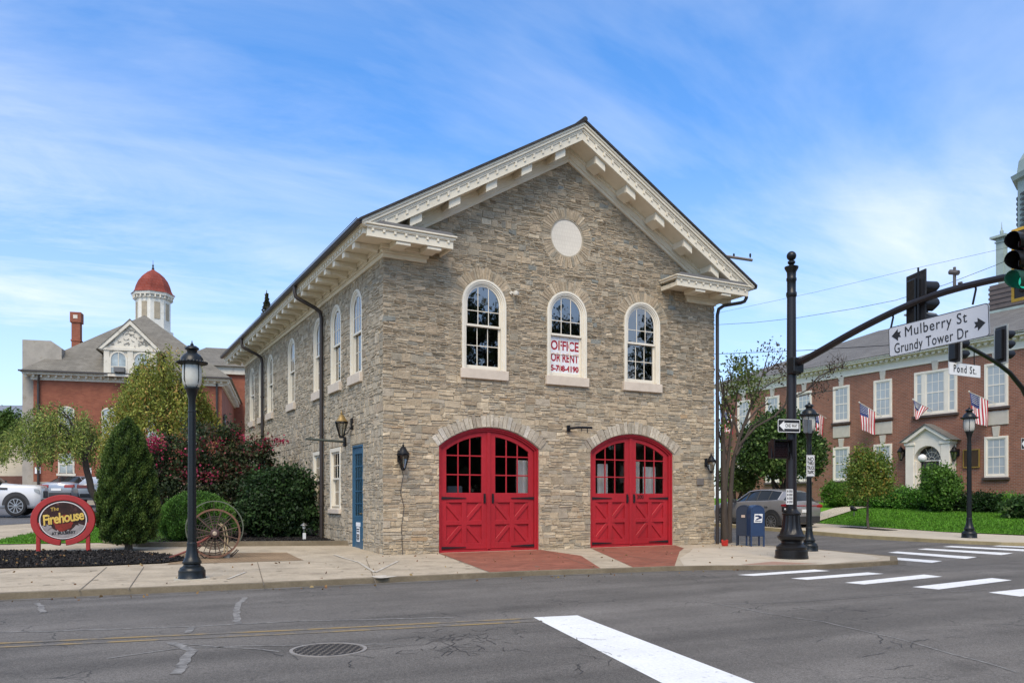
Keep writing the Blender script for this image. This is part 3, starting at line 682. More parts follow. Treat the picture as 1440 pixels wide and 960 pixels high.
def wall_lantern(lab,loc,rz,s=1.,gold=False,mk=None):
    t=thing('wall_lantern',lab,'lantern',loc,rz); mk=mk or black
    # local: wall at y=0, lantern hangs out to -Y
    MB().box(-.05*s,.05*s,-.03*s,.06,-.14*s,.14*s).build('wall_plate',mk,t,bevel=.01)
    c=(0,-.26*s)
    MB().tube([(0,-.02,-.05*s),(0,-.12*s,-.22*s),(0,-.26*s,-.34*s)],.018*s,6).build('arm',mk,t,smooth=40)
    f=MB(); f.lathe([(.02*s,-.36*s),(.06*s,-.34*s),(.065*s,-.30*s)],*c,n=6); f.lathe([(.15*s,.0),(.17*s,.02*s),(.15*s,.05*s)],*c,n=6)
    for k in range(6):
        a=k*PI/3; f.tube([(c[0]+.06*s*math.cos(a),c[1]+.06*s*math.sin(a),-.3*s),(c[0]+.148*s*math.cos(a),c[1]+.148*s*math.sin(a),.01)],.009*s,4)
    f.build('cage',mk,t)
    MB().lathe([(.055*s,-.3*s),(.138*s,0)],*c,n=6).build('glass',glassmat('lantern_clear',(.75,.75,.7),.12),t)
    MB().lathe([(.16*s,.045*s),(.10*s,.12*s),(.06*s,.20*s),(.02*s,.22*s),(.03*s,.25*s),(.012*s,.27*s),(.004*s,.33*s)],*c,n=12).build('cap',mat('gilt_copper',(.32,.22,.09),.4,.6) if gold else mk,t,smooth=40)
    MB().lathe([(.02*s,-.28*s),(.025*s,-.1*s),(.01*s,-.06*s)],*c,n=8).build('candle',mat('candle_white',(.7,.66,.55),.5),t)
    return t
t=wall_lantern('black wall lantern with tall cap on the front wall left of the left red door',(.40,-.03,2.50),0,1.05)
MB().tube([(.0,.0,-.1),(.10,-.012,-.5),(.02,-.012,-.9),(.12,-.012,-1.3),(.05,-.012,-1.8),(.08,-.012,-2.5)],.008,5).build('cable',brownm,t)
wall_lantern('black open wall lantern near the right corner of the stone front',(10.55,-.03,2.56),0,.95)
wall_lantern('large gilt topped lantern above the blue side door',(-.03,2.62,3.52),-PI/2,1.15,True)
# ---------------------------------------------------------------- ground, streets, pavements
def S(u,v): return T(u,v)+max(-.035,.006*min(0,v))
def LZ(u,v): return T(u,v)+.085*min(max(0,u-22.5),7.5)
earth=mat('earth',(.10,.11,.05),.95,var=.3,vs=.05,fine=.2)
def asphaltmat():
    m=mat('asphalt',(.133,.122,.109),.88,var=.16,vs=.55,fine=.0,spec=.25); t=m.node_tree; p=t.nodes['Principled BSDF']
    cur=p.inputs['Base Color'].links[0].from_socket; tc=N(t,'ShaderNodeTexCoord')
    def mul(sock):
        nonlocal cur
        mu=N(t,'ShaderNodeMix',data_type='RGBA',blend_type='MULTIPLY'); mu.inputs[0].default_value=1.
        t.links.new(cur,mu.inputs[6]); t.links.new(sock,mu.inputs[7]); cur=mu.outputs[2]
    def rng_(s,a,b,c,d):
        r=N(t,'ShaderNodeMapRange'); r.inputs[1].default_value=a; r.inputs[2].default_value=b; r.inputs[3].default_value=c; r.inputs[4].default_value=d; t.links.new(s,r.inputs[0]); return r.outputs[0]
    mp=N(t,'ShaderNodeMapping'); mp.inputs['Scale'].default_value=(.12,1.3,1); mp.inputs['Rotation'].default_value=(0,0,rad(2)); t.links.new(tc.outputs['Object'],mp.inputs[0])
    n=N(t,'ShaderNodeTexNoise',Scale=1.,Detail=3.); t.links.new(mp.outputs[0],n.inputs['Vector']); mul(rng_(n.outputs[0],.3,.7,.76,1.26))   # wheel paths along the street
    n=N(t,'ShaderNodeTexNoise',Scale=55.,Detail=2.,Roughness=.8); t.links.new(tc.outputs['Object'],n.inputs['Vector']); mul(rng_(n.outputs[0],.3,.7,.62,1.42))
    n=N(t,'ShaderNodeTexNoise',Scale=240.,Detail=1.); t.links.new(tc.outputs['Object'],n.inputs['Vector']); mul(rng_(n.outputs[0],.35,.65,.75,1.25))
    vg=N(t,'ShaderNodeTexVoronoi',Scale=95.); t.links.new(tc.outputs['Object'],vg.inputs['Vector']); mul(rng_(vg.outputs['Distance'],.05,.5,1.45,.86))   # pale aggregate
    n=N(t,'ShaderNodeTexNoise',Scale=.9,Detail=6.,Roughness=.7); t.links.new(tc.outputs['Object'],n.inputs['Vector']); mul(rng_(n.outputs[0],.56,.72,1.,.74))   # oily patches
    # fine cracks, only in some stretches
    nw=N(t,'ShaderNodeTexNoise',Scale=1.4,Detail=4.); t.links.new(tc.outputs['Object'],nw.inputs['Vector'])
    va=N(t,'ShaderNodeVectorMath',operation='SCALE'); va.inputs['Scale'].default_value=.9; t.links.new(nw.outputs['Color'],va.inputs[0])
    vb=N(t,'ShaderNodeVectorMath',operation='ADD'); t.links.new(tc.outputs['Object'],vb.inputs[0]); t.links.new(va.outputs[0],vb.inputs[1])
    vo=N(t,'ShaderNodeTexVoronoi',feature='DISTANCE_TO_EDGE',Scale=1.1); t.links.new(vb.outputs[0],vo.inputs['Vector'])
    ck=rng_(vo.outputs['Distance'],.004,.014,1.,0.)
    nm=N(t,'ShaderNodeTexNoise',Scale=.35,Detail=3.); t.links.new(tc.outputs['Object'],nm.inputs['Vector']); mk=rng_(nm.outputs[0],.50,.62,0.,.75)
    mm=N(t,'ShaderNodeMath',operation='MULTIPLY'); t.links.new(ck,mm.inputs[0]); t.links.new(mk,mm.inputs[1])
    mu=N(t,'ShaderNodeMix',data_type='RGBA'); mu.inputs[7].default_value=(.03,.03,.03,1); t.links.new(mm.outputs[0],mu.inputs[0]); t.links.new(cur,mu.inputs[6]); cur=mu.outputs[2]
    t.links.new(cur,p.inputs['Base Color'])
    n=N(t,'ShaderNodeTexNoise',Scale=120.,Detail=3.); t.links.new(tc.outputs['Object'],n.inputs['Vector'])
    b=N(t,'ShaderNodeBump',Strength=.5,Distance=.01); t.links.new(n.outputs[0],b.inputs['Height']); t.links.new(b.outputs[0],p.inputs['Normal'])
    return m
asphalt=asphaltmat()
concrete=mat('concrete',(.41,.345,.255),.9,var=.20,vs=1.1,fine=.14,bump=.4,bs=70,wear=((.22,.18,.13),1.7,.52,.78),spec=.25)
concrete2=mat('pale_concrete',(.47,.41,.32),.9,var=.10,vs=1.6,fine=.06,bump=.25,bs=70,wear=((.36,.31,.25),1.5,.58,.8),spec=.25)
kerbm=mat('kerb_concrete',(.19,.155,.105),.9,var=.25,vs=1.5,fine=.12,bump=.4,bs=50,wear=((.15,.12,.08),2.2,.5,.72),spec=.2)
pavers=brickmat('brick_pavers',(.30,.105,.065),(.22,.072,.045),(.17,.10,.075),.20,.10,.006,var=.22,flat=True)
pavers2=brickmat('tan_pavers',(.30,.21,.125),(.24,.165,.10),(.14,.10,.06),.20,.10,.01,var=.3,flat=True)
grassm=mat('lawn_grass',(.10,.255,.02),.9,var=.28,vs=.7,fine=.35,bump=.9,bs=120,spec=.1)
mulchm=mat('mulch',(.024,.021,.020),.95,var=.35,vs=5,fine=.4,bump=1.,bs=55,spec=.15)
B=700
sheet('ground',[(-B,-B),(B,-B),(B,B),(-B,B)],-.3,earth)
sheet('road',[(-70,-17),(80,-17),(80,62),(-70,62)],-.12,asphalt)
KL=[(-70,-4.6),(-20,-4.85),(-8,-5.0),(-4,-5.32),(1,-5.45),(4.4,-5.92),(5.3,-6.2),(6.6,-6.85),(7.8,-7.18),(9.4,-7.12),(10.12,-7.08),(11.42,-6.1),(11.6,-4.7),(11.85,-3.),(11.95,0),(11.95,58)]
sheet('pavement',KL+[(-70,58)],0,concrete,thick=.3,zf=S)
def strip(name,line,w_,off,m,thick=0,zf=S,side=1):
    n=len(line); o=[]
    for i in range(n):
        a=Vector(line[max(0,i-1)]); b=Vector(line[min(n-1,i+1)]); d=(b-a).normalized(); o.append((line[i][0]-d.y*w_*side,line[i][1]+d.x*w_*side))
    return sheet(name,line+o[::-1],off,m,thick=thick,zf=zf)
strip('kerb',[(a-.0,b-.012) if i<12 else (a+.012,b) for i,(a,b) in enumerate(KL)],.17,.006,kerbm,thick=.22)
KR=[(17.7,58),(17.7,0),(17.62,-3.2),(17.75,-5.0),(18.6,-6.3),(20.2,-7.0),(24,-7.2),(80,-7.4)]
sheet('pavement',KR+[(80,58)],0,concrete2,thick=.3,zf=S)
strip('kerb',[(a-.012,b) for a,b in KR],.17,.006,mat('old_kerb',(.33,.27,.15),.9,var=.25,vs=1.5,fine=.1,bump=.3),thick=.22)
sheet('pavement',[(-70,-17),(80,-17),(80,-22),(-70,-22)],.0,concrete,thick=.3,zf=lambda u,v:T(u,v))
g=lambda *a:[onG(*p) for p in a]
# brick aprons in front of the doors, and the pale ramp slabs between
sheet('brick_apron',[(1.47,-.06),(4.55,-.06),(4.35,-2.4),(2.75,-5.62),(.35,-5.26)],.005,pavers,zf=S)
sheet('brick_apron',[(6.2,-.06),(9.3,-.06),(8.6,-1.3),(7.6,-2.3),(4.55,-5.78),(3.55,-5.64)],.005,pavers,zf=S)
sheet('ramp_slab',[(6.0,-4.2),(7.8,-2.5),(8.85,-1.4),(10.85,-1.6),(11.7,-3.2),(11.3,-5.3),(10.3,-6.5),(7.8,-7.),(6.6,-6.65),(4.75,-5.85)],.004,concrete2,zf=S)
sheet('tactile_ramp',[(6.0,-6.25),(7.35,-5.9),(7.75,-6.85),(6.75,-6.62)],.009,mat('rosy_concrete',(.33,.20,.145),.9,var=.12,vs=2,fine=.1,bump=.3),zf=S)
def lines(name,ls,w_,off,m,zf=S):
    mb=MB()
    for ln in ls:
        for (a,b),(c,d) in zip(ln[:-1],ln[1:]):
            k=max(1,int(math.hypot(c-a,d-b)/1.)); nx,ny=-(d-b),(c-a); l=math.hypot(nx,ny); nx*=w_/2/l; ny*=w_/2/l
            for i in range(k):
                p=[(a+(c-a)*t,b+(d-b)*t) for t in (i/k,(i+1)/k)]
                q=[(p[0][0]+nx,p[0][1]+ny),(p[0][0]-nx,p[0][1]-ny),(p[1][0]-nx,p[1][1]-ny),(p[1][0]+nx,p[1][1]+ny)]
                mb.add([(x,y,zf(x,y)+off) for x,y in q],[(0,1,2,3)])
    o=mb.build(name,m,recalc=False); 
    bm=bmesh.new(); bm.from_mesh(o.data)
    for f in bm.faces:
        if f.normal.z<0: f.normal_flip()
    bm.to_mesh(o.data); bm.free(); o['kind']='structure'; return o
joint=mat('joint_dirt',(.13,.105,.075),.95,var=.2)
lines('pavement_joint',[g((180,827),(202,797)),g((371,820),(362,790)),g((40,796),(0,805)),g((530,820),(515,786)),g((110,829),(150,797)),[(-20,-3.9),(-.3,-4.2),(1.,-4.3)],[(2.7,-5.5),(4.6,-.1)],[(4.7,-5.6),(6.1,-.2)],[(.33,-5.25),(1.46,-.1)],[(-8,-2.6),(-.2,-2.75)],[(-1.7,1.5),(-.1,-.2)],[(7.9,-7.0),(7.7,-2.5)],[(9.9,-6.6),(9.4,-1.9)],[(6.0,-4.2),(11.5,-4.6)]],.013,.009,joint)
pale=mat('lime_streak',(.47,.43,.36),.9,var=.25,vs=4,fine=.15,wear=((.36,.30,.22),5.,.50,.65))
lines('pavement_repair',[g((470,780),(505,790),(527,803)),g((527,803),(560,788)),g((320,812),(345,803))],.06,.010,pale)
mb=MB(); q=random.Random(2); c0=onG(536,808); pts=[(c0[0]+.22*q.uniform(.6,1.3)*math.cos(k*PI/6),c0[1]-.12+.3*q.uniform(.6,1.2)*math.sin(k*PI/6)) for k in range(12)]
sheet('pavement_repair',pts,.012,pale,zf=S)
# beds, path, lawn at the left
mul=[(-10.5,.1),(-8.2,-.15),(-6.6,-.42),(-5.2,-.3),(-4.7,.15),(-4.6,.9),(-5.05,1.9),(-5.9,3.1),(-6.9,3.3),(-8.5,4.0),(-10.5,4.3)]
sheet('mulch_bed',mul,.03,mulchm,zf=S)
sheet('paver_pad',[(-5.1,-.62),(-2.2,-.75),(-2.1,1.45),(-4.6,2.1)],.006,pavers2,zf=S)
sheet('lawn',[(-11,6.4),(-6.3,6.0),(-5.25,4.35),(-4.3,4.2),(-4.3,14),(-7.4,14),(-8.0,10.5),(-8.8,7.6),(-9.8,7.0)],.02,grassm,zf=S)
sheet('planting_bed',[(-5.2,4.2),(-2.9,3.85),(.0,3.2),(-.02,19.5),(-4.6,19.5)],.05,mulchm,zf=S)
strip('kerb',[(-6.2,5.95),(-5.4,4.25),(-2.9,3.7),(-.02,3.05)],.14,.13,kerbm,thick=.25)
sheet('parking_lot',[(-40,13.5),(-11,13.5),(-8.2,16.5),(-5.2,20),(-4.7,36),(-40,44)],.006,mat('lot_asphalt',(.10,.10,.105),.9,var=.2,vs=.8,fine=.15,bump=.3,bs=80),zf=S)
# lawn and walk of the town hall
sheet('lawn',[(22.5,-6.2),(22.5,24),(32,24),(32,-12),(26,-6.8)],.02,grassm,zf=LZ)
sheet('path',[(22.5,6.1),(22.5,7.4),(27.8,9.6),(31.5,9.4),(31.5,8.2),(28.2,8.4)],.075,concrete2,zf=LZ)
# paint on the road
Zr=lambda u,v:T(u,v)-.12
wp=mat('road_paint',(.72,.72,.705),.75,var=.08,vs=1.5,fine=.10,wear=((.30,.295,.29),9.,.59,.70),bump=.3,bs=90)
gp=lambda *a:[onG(*p,-.12) for p in a]
for q4 in (((1037,808),(1060,809.5),(1167,802.5),(1145,800.5)),((1112,813),(1135,815),(1243,806.5),(1220,804.5)),((1188,819),(1215,821.5),(1325,810.5),(1300,807.5)),((1283,825),(1320,828.5),(1423,815.5),(1395,812.5)),((1390,833),(1435,838.5),(1560,822),(1520,819)),((1510,843),(1570,849),(1690,829),(1640,826))):
    sheet('crosswalk_marking',gp(*q4),.004,wp,zf=Zr)
for q4 in (((1198,782),(1216,780.3),(1325,788.5),(1310,791)),((1248,776.5),(1262,775),(1374,783),(1358,785.5)),((1290,772),(1303,770.8),(1425,777.5),(1408,780)),((1326,768.5),(1338,767.3),(1470,773.5),(1455,775.6)),((1395,767.5),(1405,766.7),(1510,771),(1500,772.5))):
    sheet('crosswalk_marking',gp(*q4),.004,wp,zf=Zr)
sheet('stop_line',gp((750,868),(812,865),(1060,960),(1180,1005),(1040,1005),(930,960)),.004,wp,zf=Zr)
yp=mat('yellow_paint',(.31,.215,.085),.8,var=.2,vs=3,wear=((.14,.125,.105),3.,.40,.56))
for o in (0,-.26):
    lines('centre_line',[[(-40,-7.0+o),(-7.4,-9.42+o),(-5.0,-9.95+o),(-1.75,-10.55+o)]] if False else [[(a,b+o) for a,b in gp((-500,918),(0,904.5),(200,895.5),(420,885.5),(748,869))]],.085,.0045,yp,Zr)
seal=mat('crack_seal',(.225,.215,.20),.9,var=.35,vs=8,fine=.3,wear=((.13,.122,.112),7.,.44,.60))
def jag(pts,seed,st=.25,am=.03):
    q=random.Random(seed); o=[pts[0]]
    for a,b in zip(pts[:-1],pts[1:]):
        k=max(1,int(math.hypot(b[0]-a[0],b[1]-a[1])/st))
        for i in range(1,k+1): o.append((a[0]+(b[0]-a[0])*i/k+q.uniform(-am,am),a[1]+(b[1]-a[1])*i/k+q.uniform(-am,am)))
    return o
lines('road_seam',[jag(gp((-120,897),(0,889),(180,884),(265,881),(420,873),(640,868)),1)],.05,.004,seal,Zr)
lines('road_seam',[jag(gp((236,903),(262,905),(390,916)),4),jag(gp((150,926),(262,911),(420,907),(560,906)),5)],.035,.0043,seal,Zr)
lines('road_seam',[jag(gp((334,877),(332,862),(336,848),(345,840)),2,.12,.02)],.085,.0046,seal,Zr)
lines('road_seam',[jag(gp((240,903),(268,913),(255,935),(248,948)),3,.1,.03)],.10,.0049,seal,Zr)
lines('road_seam',[jag(gp((60,861),(58,852),(50,848)),6,.1,.02),jag(gp((270,882),(265,890)),16,.1,.02)],.08,.0052,seal,Zr)
lines('road_seam',[jag(gp((1000,847),(1075,861),(1160,874),(1200,884),(1300,908),(1430,945)),7)],.03,.0040,seal,Zr)
lines('road_seam',[jag(gp((1003,850),(1120,846),(1265,836),(1440,826)),8)],.02,.0055,seal,Zr)
dk=mat('tar',(.048,.045,.042),.7,var=.2)
def crackfield(cx,cy,w_,h_,n,seed):
    q=random.Random(seed); o=[]
    for _ in range(n):
        x=cx+q.gauss(0,w_); y=cy+q.gauss(0,h_); a=q.choice([.1,.9,2.2,3.0])+q.uniform(-.4,.4); P=[]
        for k in range(q.randint(2,5)):
            P.append((x,y)); x+=math.cos(a)*q.uniform(6,15); y+=math.sin(a)*q.uniform(2,4.5); a+=q.uniform(-.7,.7)
        o.append(jag(gp(*P),q.random(),.08,.018))
    return o
lines('road_crack',crackfield(655,900,38,10,46,1)+crackfield(480,915,60,8,14,2)+crackfield(820,915,50,14,10,3)+crackfield(1250,900,90,20,12,4),.0085,.0052,dk,Zr)
lines('road_crack',[jag(gp((470,919),(520,913),(600,905),(640,896),(690,890)),9,.1,.05),jag(gp((620,902),(650,916),(668,920)),10,.1,.04),jag(gp((632,893),(640,905),(622,921)),11,.1,.04),jag(gp((365,913),(400,922)),12,.1,.03),jag(gp((520,868),(545,867),(600,863),(625,862),(650,868)),13,.1,.03),jag(gp((660,890),(700,905)),14,.1,.05)],.008,.005,dk,Zr)
gd=mat('gutter_grime',(.10,.088,.07),.95,var=.3,vs=4,fine=.3,wear=((.133,.122,.109),2.5,.45,.60))
lines('gutter_grime',[[(a,b-.13) for a,b in KL[1:12]]],.2,.0036,gd,Zr)
q=random.Random(21); stains=[]
for k in range(60):
    a=q.uniform(-7.8,9.5); b=q.uniform(-4.9,-.7); r_=q.uniform(.03,.09)
    if 1.4<a<9.4 and b>-3.6: continue
    stains.append([(a,b),(a+r_*q.uniform(.6,1.4),b+q.uniform(-.02,.02))])
lines('pavement_stain',stains,.055,.0115,mat('gum_spot',(.20,.165,.12),.9,var=.2),S)
# manhole cover
mc=onG(462,913.5,-.12)
t=thing('manhole_cover','round iron manhole cover with a grid of raised studs in the road','manhole cover',(mc[0],mc[1],-.12))
MB().lathe([(.33,-.05),(.33,.006)],n=40).build('cover',brickmat('cast_iron',(.27,.235,.19),(.23,.20,.165),(.035,.032,.03),.075,.062,.022,flat=True,bump=.8),t)
m=MB(); A=[(.35*math.cos(k*PI/20),.35*math.sin(k*PI/20)) for k in range(40)]; B_=[(x*1.1,y*1.1) for x,y in A]; m.ring(A,B_,lambda a,b,d:(a,b,d),-.05,.008,closed=True); m.build('rim',mat('rim_iron',(.24,.22,.20),.7),t)

# ---------------------------------------------------------------- town hall across the side street
TH=thing('brick_town_hall','long two storey red brick town hall with white cornice and flags on the right','building',(32,6.9,0))
brick=brickmat('town_hall_brick',(.30,.115,.066),(.22,.083,.050),(.27,.21,.17),.22,.075,.010,var=.15)
H0,H1=-9.+0,15.6
trim=mat('white_trim',(.77,.71,.60),.6,var=.05)
lime=mat('limestone',(.52,.48,.41),.8,var=.1,vs=3)
slate=brickmat('grey_slate',(.165,.157,.145),(.13,.123,.115),(.06,.06,.06),.3,.14,.006,zs=1.5,var=.15)
A0,A1,DP=-15.6,15.6,14.
curtg=mat('curtained_glass',(.40,.44,.46),.16,var=.10,vs=1.2,spec=.45)
a=MB(); a.box(0,DP,A0,A1,-.2,9.0); o=a.build('wall',brick,TH)
MB().box(-.05,DP+.05,A0-.05,A1+.05,-.3,1.35).build('plinth',mat('grey_plinth',(.16,.13,.11),.9,var=.15),TH)
e=MB()
for d,z0,z1 in ((.06,8.43,8.80),(.12,8.801,8.88),(.48,9.0,9.10),(.56,9.101,9.2)): e.box(-d,DP+d,A0-d,A1+d,z0,z1)
e.box(-.1,DP+.1,A0-.1,A1+.1,8.881,9.0)
eo=e.build('cornice',trim,TH,bevel=.01)
m=MB(); crenel(m,A0,A1,.34,.17,8.85,8.999,sideF,-.30,-.101); m.build('dentil_band',trim,eo)
rh=12.35; ov=.62
m=MB(); x0,x1,y0,y1=-ov,DP+ov,A0-ov,A1+ov; hd=(x1-x0)/2
m.add([(x0,y0,9.19),(x1,y0,9.19),(x1,y1,9.19),(x0,y1,9.19),((x0+x1)/2,y0+hd,rh),((x0+x1)/2,y1-hd,rh)],[(0,1,4),(1,2,5,4),(2,3,5),(3,0,4,5),(0,3,2,1)])
ro=m.build('roof',slate,TH)
MB().box(6.3,7.7,5.2,6.1,12.0,12.75).box(6.2,7.8,5.1,6.2,12.75,12.85).build('vent_box',mat('grey_metal',(.20,.20,.19),.6),ro)
def thwin(c,z0,z1,w_,key=True,cols=3,rows=4,sill=True,mull=None):
    f=MB(); h=w_/2; bx=lambda mb,a0,a1,b0,b1,d0,d1: mb.box(d0,d1,a0,a1,b0,b1)
    f.ring([(c-h,z0),(c+h,z0),(c+h,z1),(c-h,z1)],[(c-h+.12,z0+.12),(c+h-.12,z0+.12),(c+h-.12,z1-.12),(c-h+.12,z1-.12)],sideF,-.06,.1,closed=True)
    zm=(z0+z1)/2
    secs=[(c-h+.12,c+h-.12)]
    if mull:
        for q in mull: bx(f,c+q-.11,c+q+.11,z0+.12,z1-.12,-.05,.08)
        secs=[(c-h+.12,c+mull[0]-.11),(c+mull[0]+.11,c+mull[1]-.11),(c+mull[1]+.11,c+h-.12)]
    w1=f.build('window',trim,TH,bevel=.01)
    s=MB()
    for k,(p,q) in enumerate(secs):
        s.ring([(p,z0+.12),(q,z0+.12),(q,z1-.12),(p,z1-.12)],[(p+.05,z0+.18),(q-.05,z0+.18),(q-.05,z1-.17),(p+.05,z1-.17)],sideF,-.03,.05,closed=True)
        bx(s,p+.05,q-.05,zm-.03,zm+.03,-.028,.05)
        cc=cols if (not mull or k==1) else 1
        for i in range(1,cc): x=p+(q-p)*i/cc; bx(s,x-.013,x+.013,z0+.18,z1-.17,-.018,.03)
        for zz in ((z0+zm)/2+.03,(z1+zm)/2-.03): bx(s,p+.05,q-.05,zz-.013,zz+.013,-.016,.03)
    s.build('sash',trim,w1)
    MB().box(-.014,-.004,c-h+.06,c+h-.06,z0+.06,z1-.06).build('pane',curtg,w1)
    if key:
        k=MB(); k.prism([(c-.13,z1+.002),(c+.13,z1+.002),(c+.19,z1+.48),(c-.19,z1+.48)],sideF,-.07,.02); k.build('keystone',lime,w1,bevel=.01)
    MB().box(-.14,.05,c-h-.08,c+h+.08,z0-.11,z0-.002).build('sill',mat('dark_sill',(.07,.05,.045),.8),w1)
for c in (13.45,10.95,8.4,5.7,2.97,-3.23,-5.9,-8.5,-11.1): 
    thwin(c,5.84,7.95,1.14,rows=4); thwin(c,2.46,4.43,1.14)
    MB().box(-.05,.02,c-.58,c+.58,4.97,5.64).build('stone_panel',lime,TH,bevel=.015)
thwin(-.1,5.76,8.05,2.36,cols=3,mull=(-.62,.62))
# arched portico
p=MB(); c=0.0
for s in (-1,1): p.box(-.55,.0,c+s*.98-.24,c+s*.98+.24,1.35,4.20); p.box(-.60,-.0,c+s*.98-.30,c+s*.98+.30,4.2,4.36); p.box(-.60,-.0,c+s*.98-.29,c+s*.98+.29,1.3,1.55)
arc=[(c+.74*math.cos(t),3.40+.74*math.sin(t)) for t in [PI-PI*i/16 for i in range(17)]]
top=[(c-.74,4.55)]+[(c-.74+1.48*i/14,4.36 if False else 4.55) for i in range(0,15)]+[(c+.74,4.55)]
p.ring(arc,[(a,4.5) for a,_ in arc],sideF,-.53,-.2)
p.ring([(c-.74,1.4)]+[(c-.74,3.4)],[(c-.62,1.4),(c-.62,3.4)],sideF,-.5,-.1); p.ring([(c+.74,1.4),(c+.74,3.4)],[(c+.62,1.4),(c+.62,3.4)],sideF,-.5,-.1)
p.ring([(c-1.42,4.37),(c,5.22),(c+1.42,4.37)],[(c-1.05,4.37),(c,5.02),(c+1.05,4.37)],sideF,-.70,.0)
p.prism([(c-1.1,4.37),(c+1.1,4.37),(c,5.05)],sideF,-.52,-.02)
po=p.build('portico',trim,TH,bevel=.012)
m=MB()
for s in (-1,1): m.prism([(c+s*1.50,4.375),(c,5.275),(c,5.225),(c+s*1.43,4.372)],sideF,-.76,.0)
m.build('portico_roof',slate,po)
d_=MB(); d_.box(-.12,-.06,-.62,.62,1.4,3.3); d_.build('door',mat('dark_door',(.035,.035,.04),.4),po)
d_=MB(); d_.prism([(.70*math.cos(PI*i/16),3.42+.70*math.sin(PI*i/16)) for i in range(17)],sideF,-.12,-.06); fo=d_.build('fanlight',mat('fan_glass',(.05,.05,.05),.08),po)
d_=MB()
for k in range(1,6): a_=PI*k/6; d_.tube([(-.14,.15*math.cos(a_),3.42+.15*math.sin(a_)),(-.14,.7*math.cos(a_),3.42+.7*math.sin(a_))],.016,5)
for r_ in (.17,.42): d_.tube([(-.14,r_*math.cos(PI*i/12),3.42+r_*math.sin(PI*i/12)) for i in range(13)],.016,5)
d_.box(-.16,-.05,-.7,.7,3.36,3.43); d_.build('tracery',trim,fo)
m=MB()
for k in range(5): m.box(-1.0-.32*k,-.5-.32*k+.2,-1.3,1.3,.5,1.40-.16*k)
m.build('steps',lime,TH,bevel=.01)
m=MB()
for k in range(13): y=1.5+k*.16; m.tube([(-1.2,y,1.3),(-1.2,y,2.25)],.012,4)
m.tube([(-1.2,1.45,2.27),(-1.2,3.5,2.27)],.03,6); m.tube([(-1.2,1.45,1.45),(-1.2,3.5,1.45)],.02,6); m.build('railing',black,TH)
# cupola on the town hall roof
copper=mat('green_copper',(.30,.37,.34),.6,var=.15,vs=2)
ct=(7.4,-2.1)
m=MB(); m.box(ct[0]-2.3,ct[0]+2.3,ct[1]-2.3,ct[1]+2.3,10.5,13.05); 
for k in range(5): m.box(ct[0]-2.34,ct[0]+2.34,ct[1]-2.34,ct[1]+2.34,11.75+.26*k,11.88+.26*k)
cb=m.build('tower_base',mat('brown_boards',(.12,.095,.085),.7,var=.2,vs=2),TH)
MB().box(ct[0]-2.42,ct[0]+2.42,ct[1]-2.42,ct[1]+2.42,11.5,11.64).box(ct[0]-2.0,ct[0]+2.0,ct[1]-2.0,ct[1]+2.0,13.05,14.2).build('copper_band',copper,cb)
for sx in (-1,1):
    for sy in (-1,1):
        cu=MB(); x,y=ct[0]+sx*1.88,ct[1]+sy*1.88
        cu.box(x-.20,x+.20,y-.20,y+.20,13.6,15.6); cu.box(x-.25,x+.25,y-.25,y+.25,15.35,15.42); cu.box(x-.42,x+.42,y-.42,y+.42,15.6,15.72); cu.lathe([(.04,15.7),(.09,15.85),(.10,16.0),(.04,16.1),(.02,16.3),(.01,16.5)],x,y,8)
        cu.build('corner_post',copper,cb)
cu=MB(); cu.lathe([(2.1,14.5),(2.1,15.0),(1.9,15.05),(1.9,18.6),(2.15,18.65),(2.25,18.9),(1.95,19.0),(1.85,19.7),(1.4,20.5),(.7,21.1),(.2,21.3),(.15,22.0),(.02,22.6)],*ct,8); 
lo=cu.build('lantern_tower',copper,TH)
m=MB()
for k in range(8):
    a_=(k+.5)*PI/4; nx,ny=math.cos(a_),math.sin(a_); px,py=ct[0]+nx*1.78,ct[1]+ny*1.78
    for j in range(9): z=15.6+j*.28; m.prism([(-.42,-.05),(.42,-.05),(.42,.05),(-.42,.05)],lambda a,b,d,px=px,py=py,nx=nx,ny=ny,z=z:(px-ny*a+nx*(d+.02),py+nx*a+ny*(d+.02),z+b-d*.8),-.1,.06)
m.build('louvre_panel',mat('dark_louvre',(.06,.07,.07),.7),lo)
# lanterns, globe lamp, board and flags on the town hall
for x,lab in ((1273,'black lantern left of the white town hall portico'),(1348,'black lantern right of the white town hall portico')):
    v,z=onU(x,640,32); wall_lantern(lab,(31.97,v,z+.15),-PI/2,1.25)
v,z=onU(1367,644,32); t=thing('notice_board','dark bronze board with a gilt frame on the town hall wall','notice board',(31.97,v,z))
MB().box(-.04,0,-.40,.40,-.45,.42).build('board',mat('bronze',(.09,.055,.03),.5,.5),t)
m=MB(); m.ring([(-.42,-.47),(.42,-.47),(.42,.44),(-.42,.44)],[(-.37,-.42),(.37,-.42),(.37,.39),(-.37,.39)],sideF,-.055,-.01,closed=True); m.build('frame',mat('gilt',(.5,.33,.08),.4,.7),t)
fR,fW,fB=(.42,.03,.045),(.70,.69,.68),(.035,.05,.16)
flagm=mat('flag_cloth',(.5,.5,.5),.85,attr=True,var=.05)
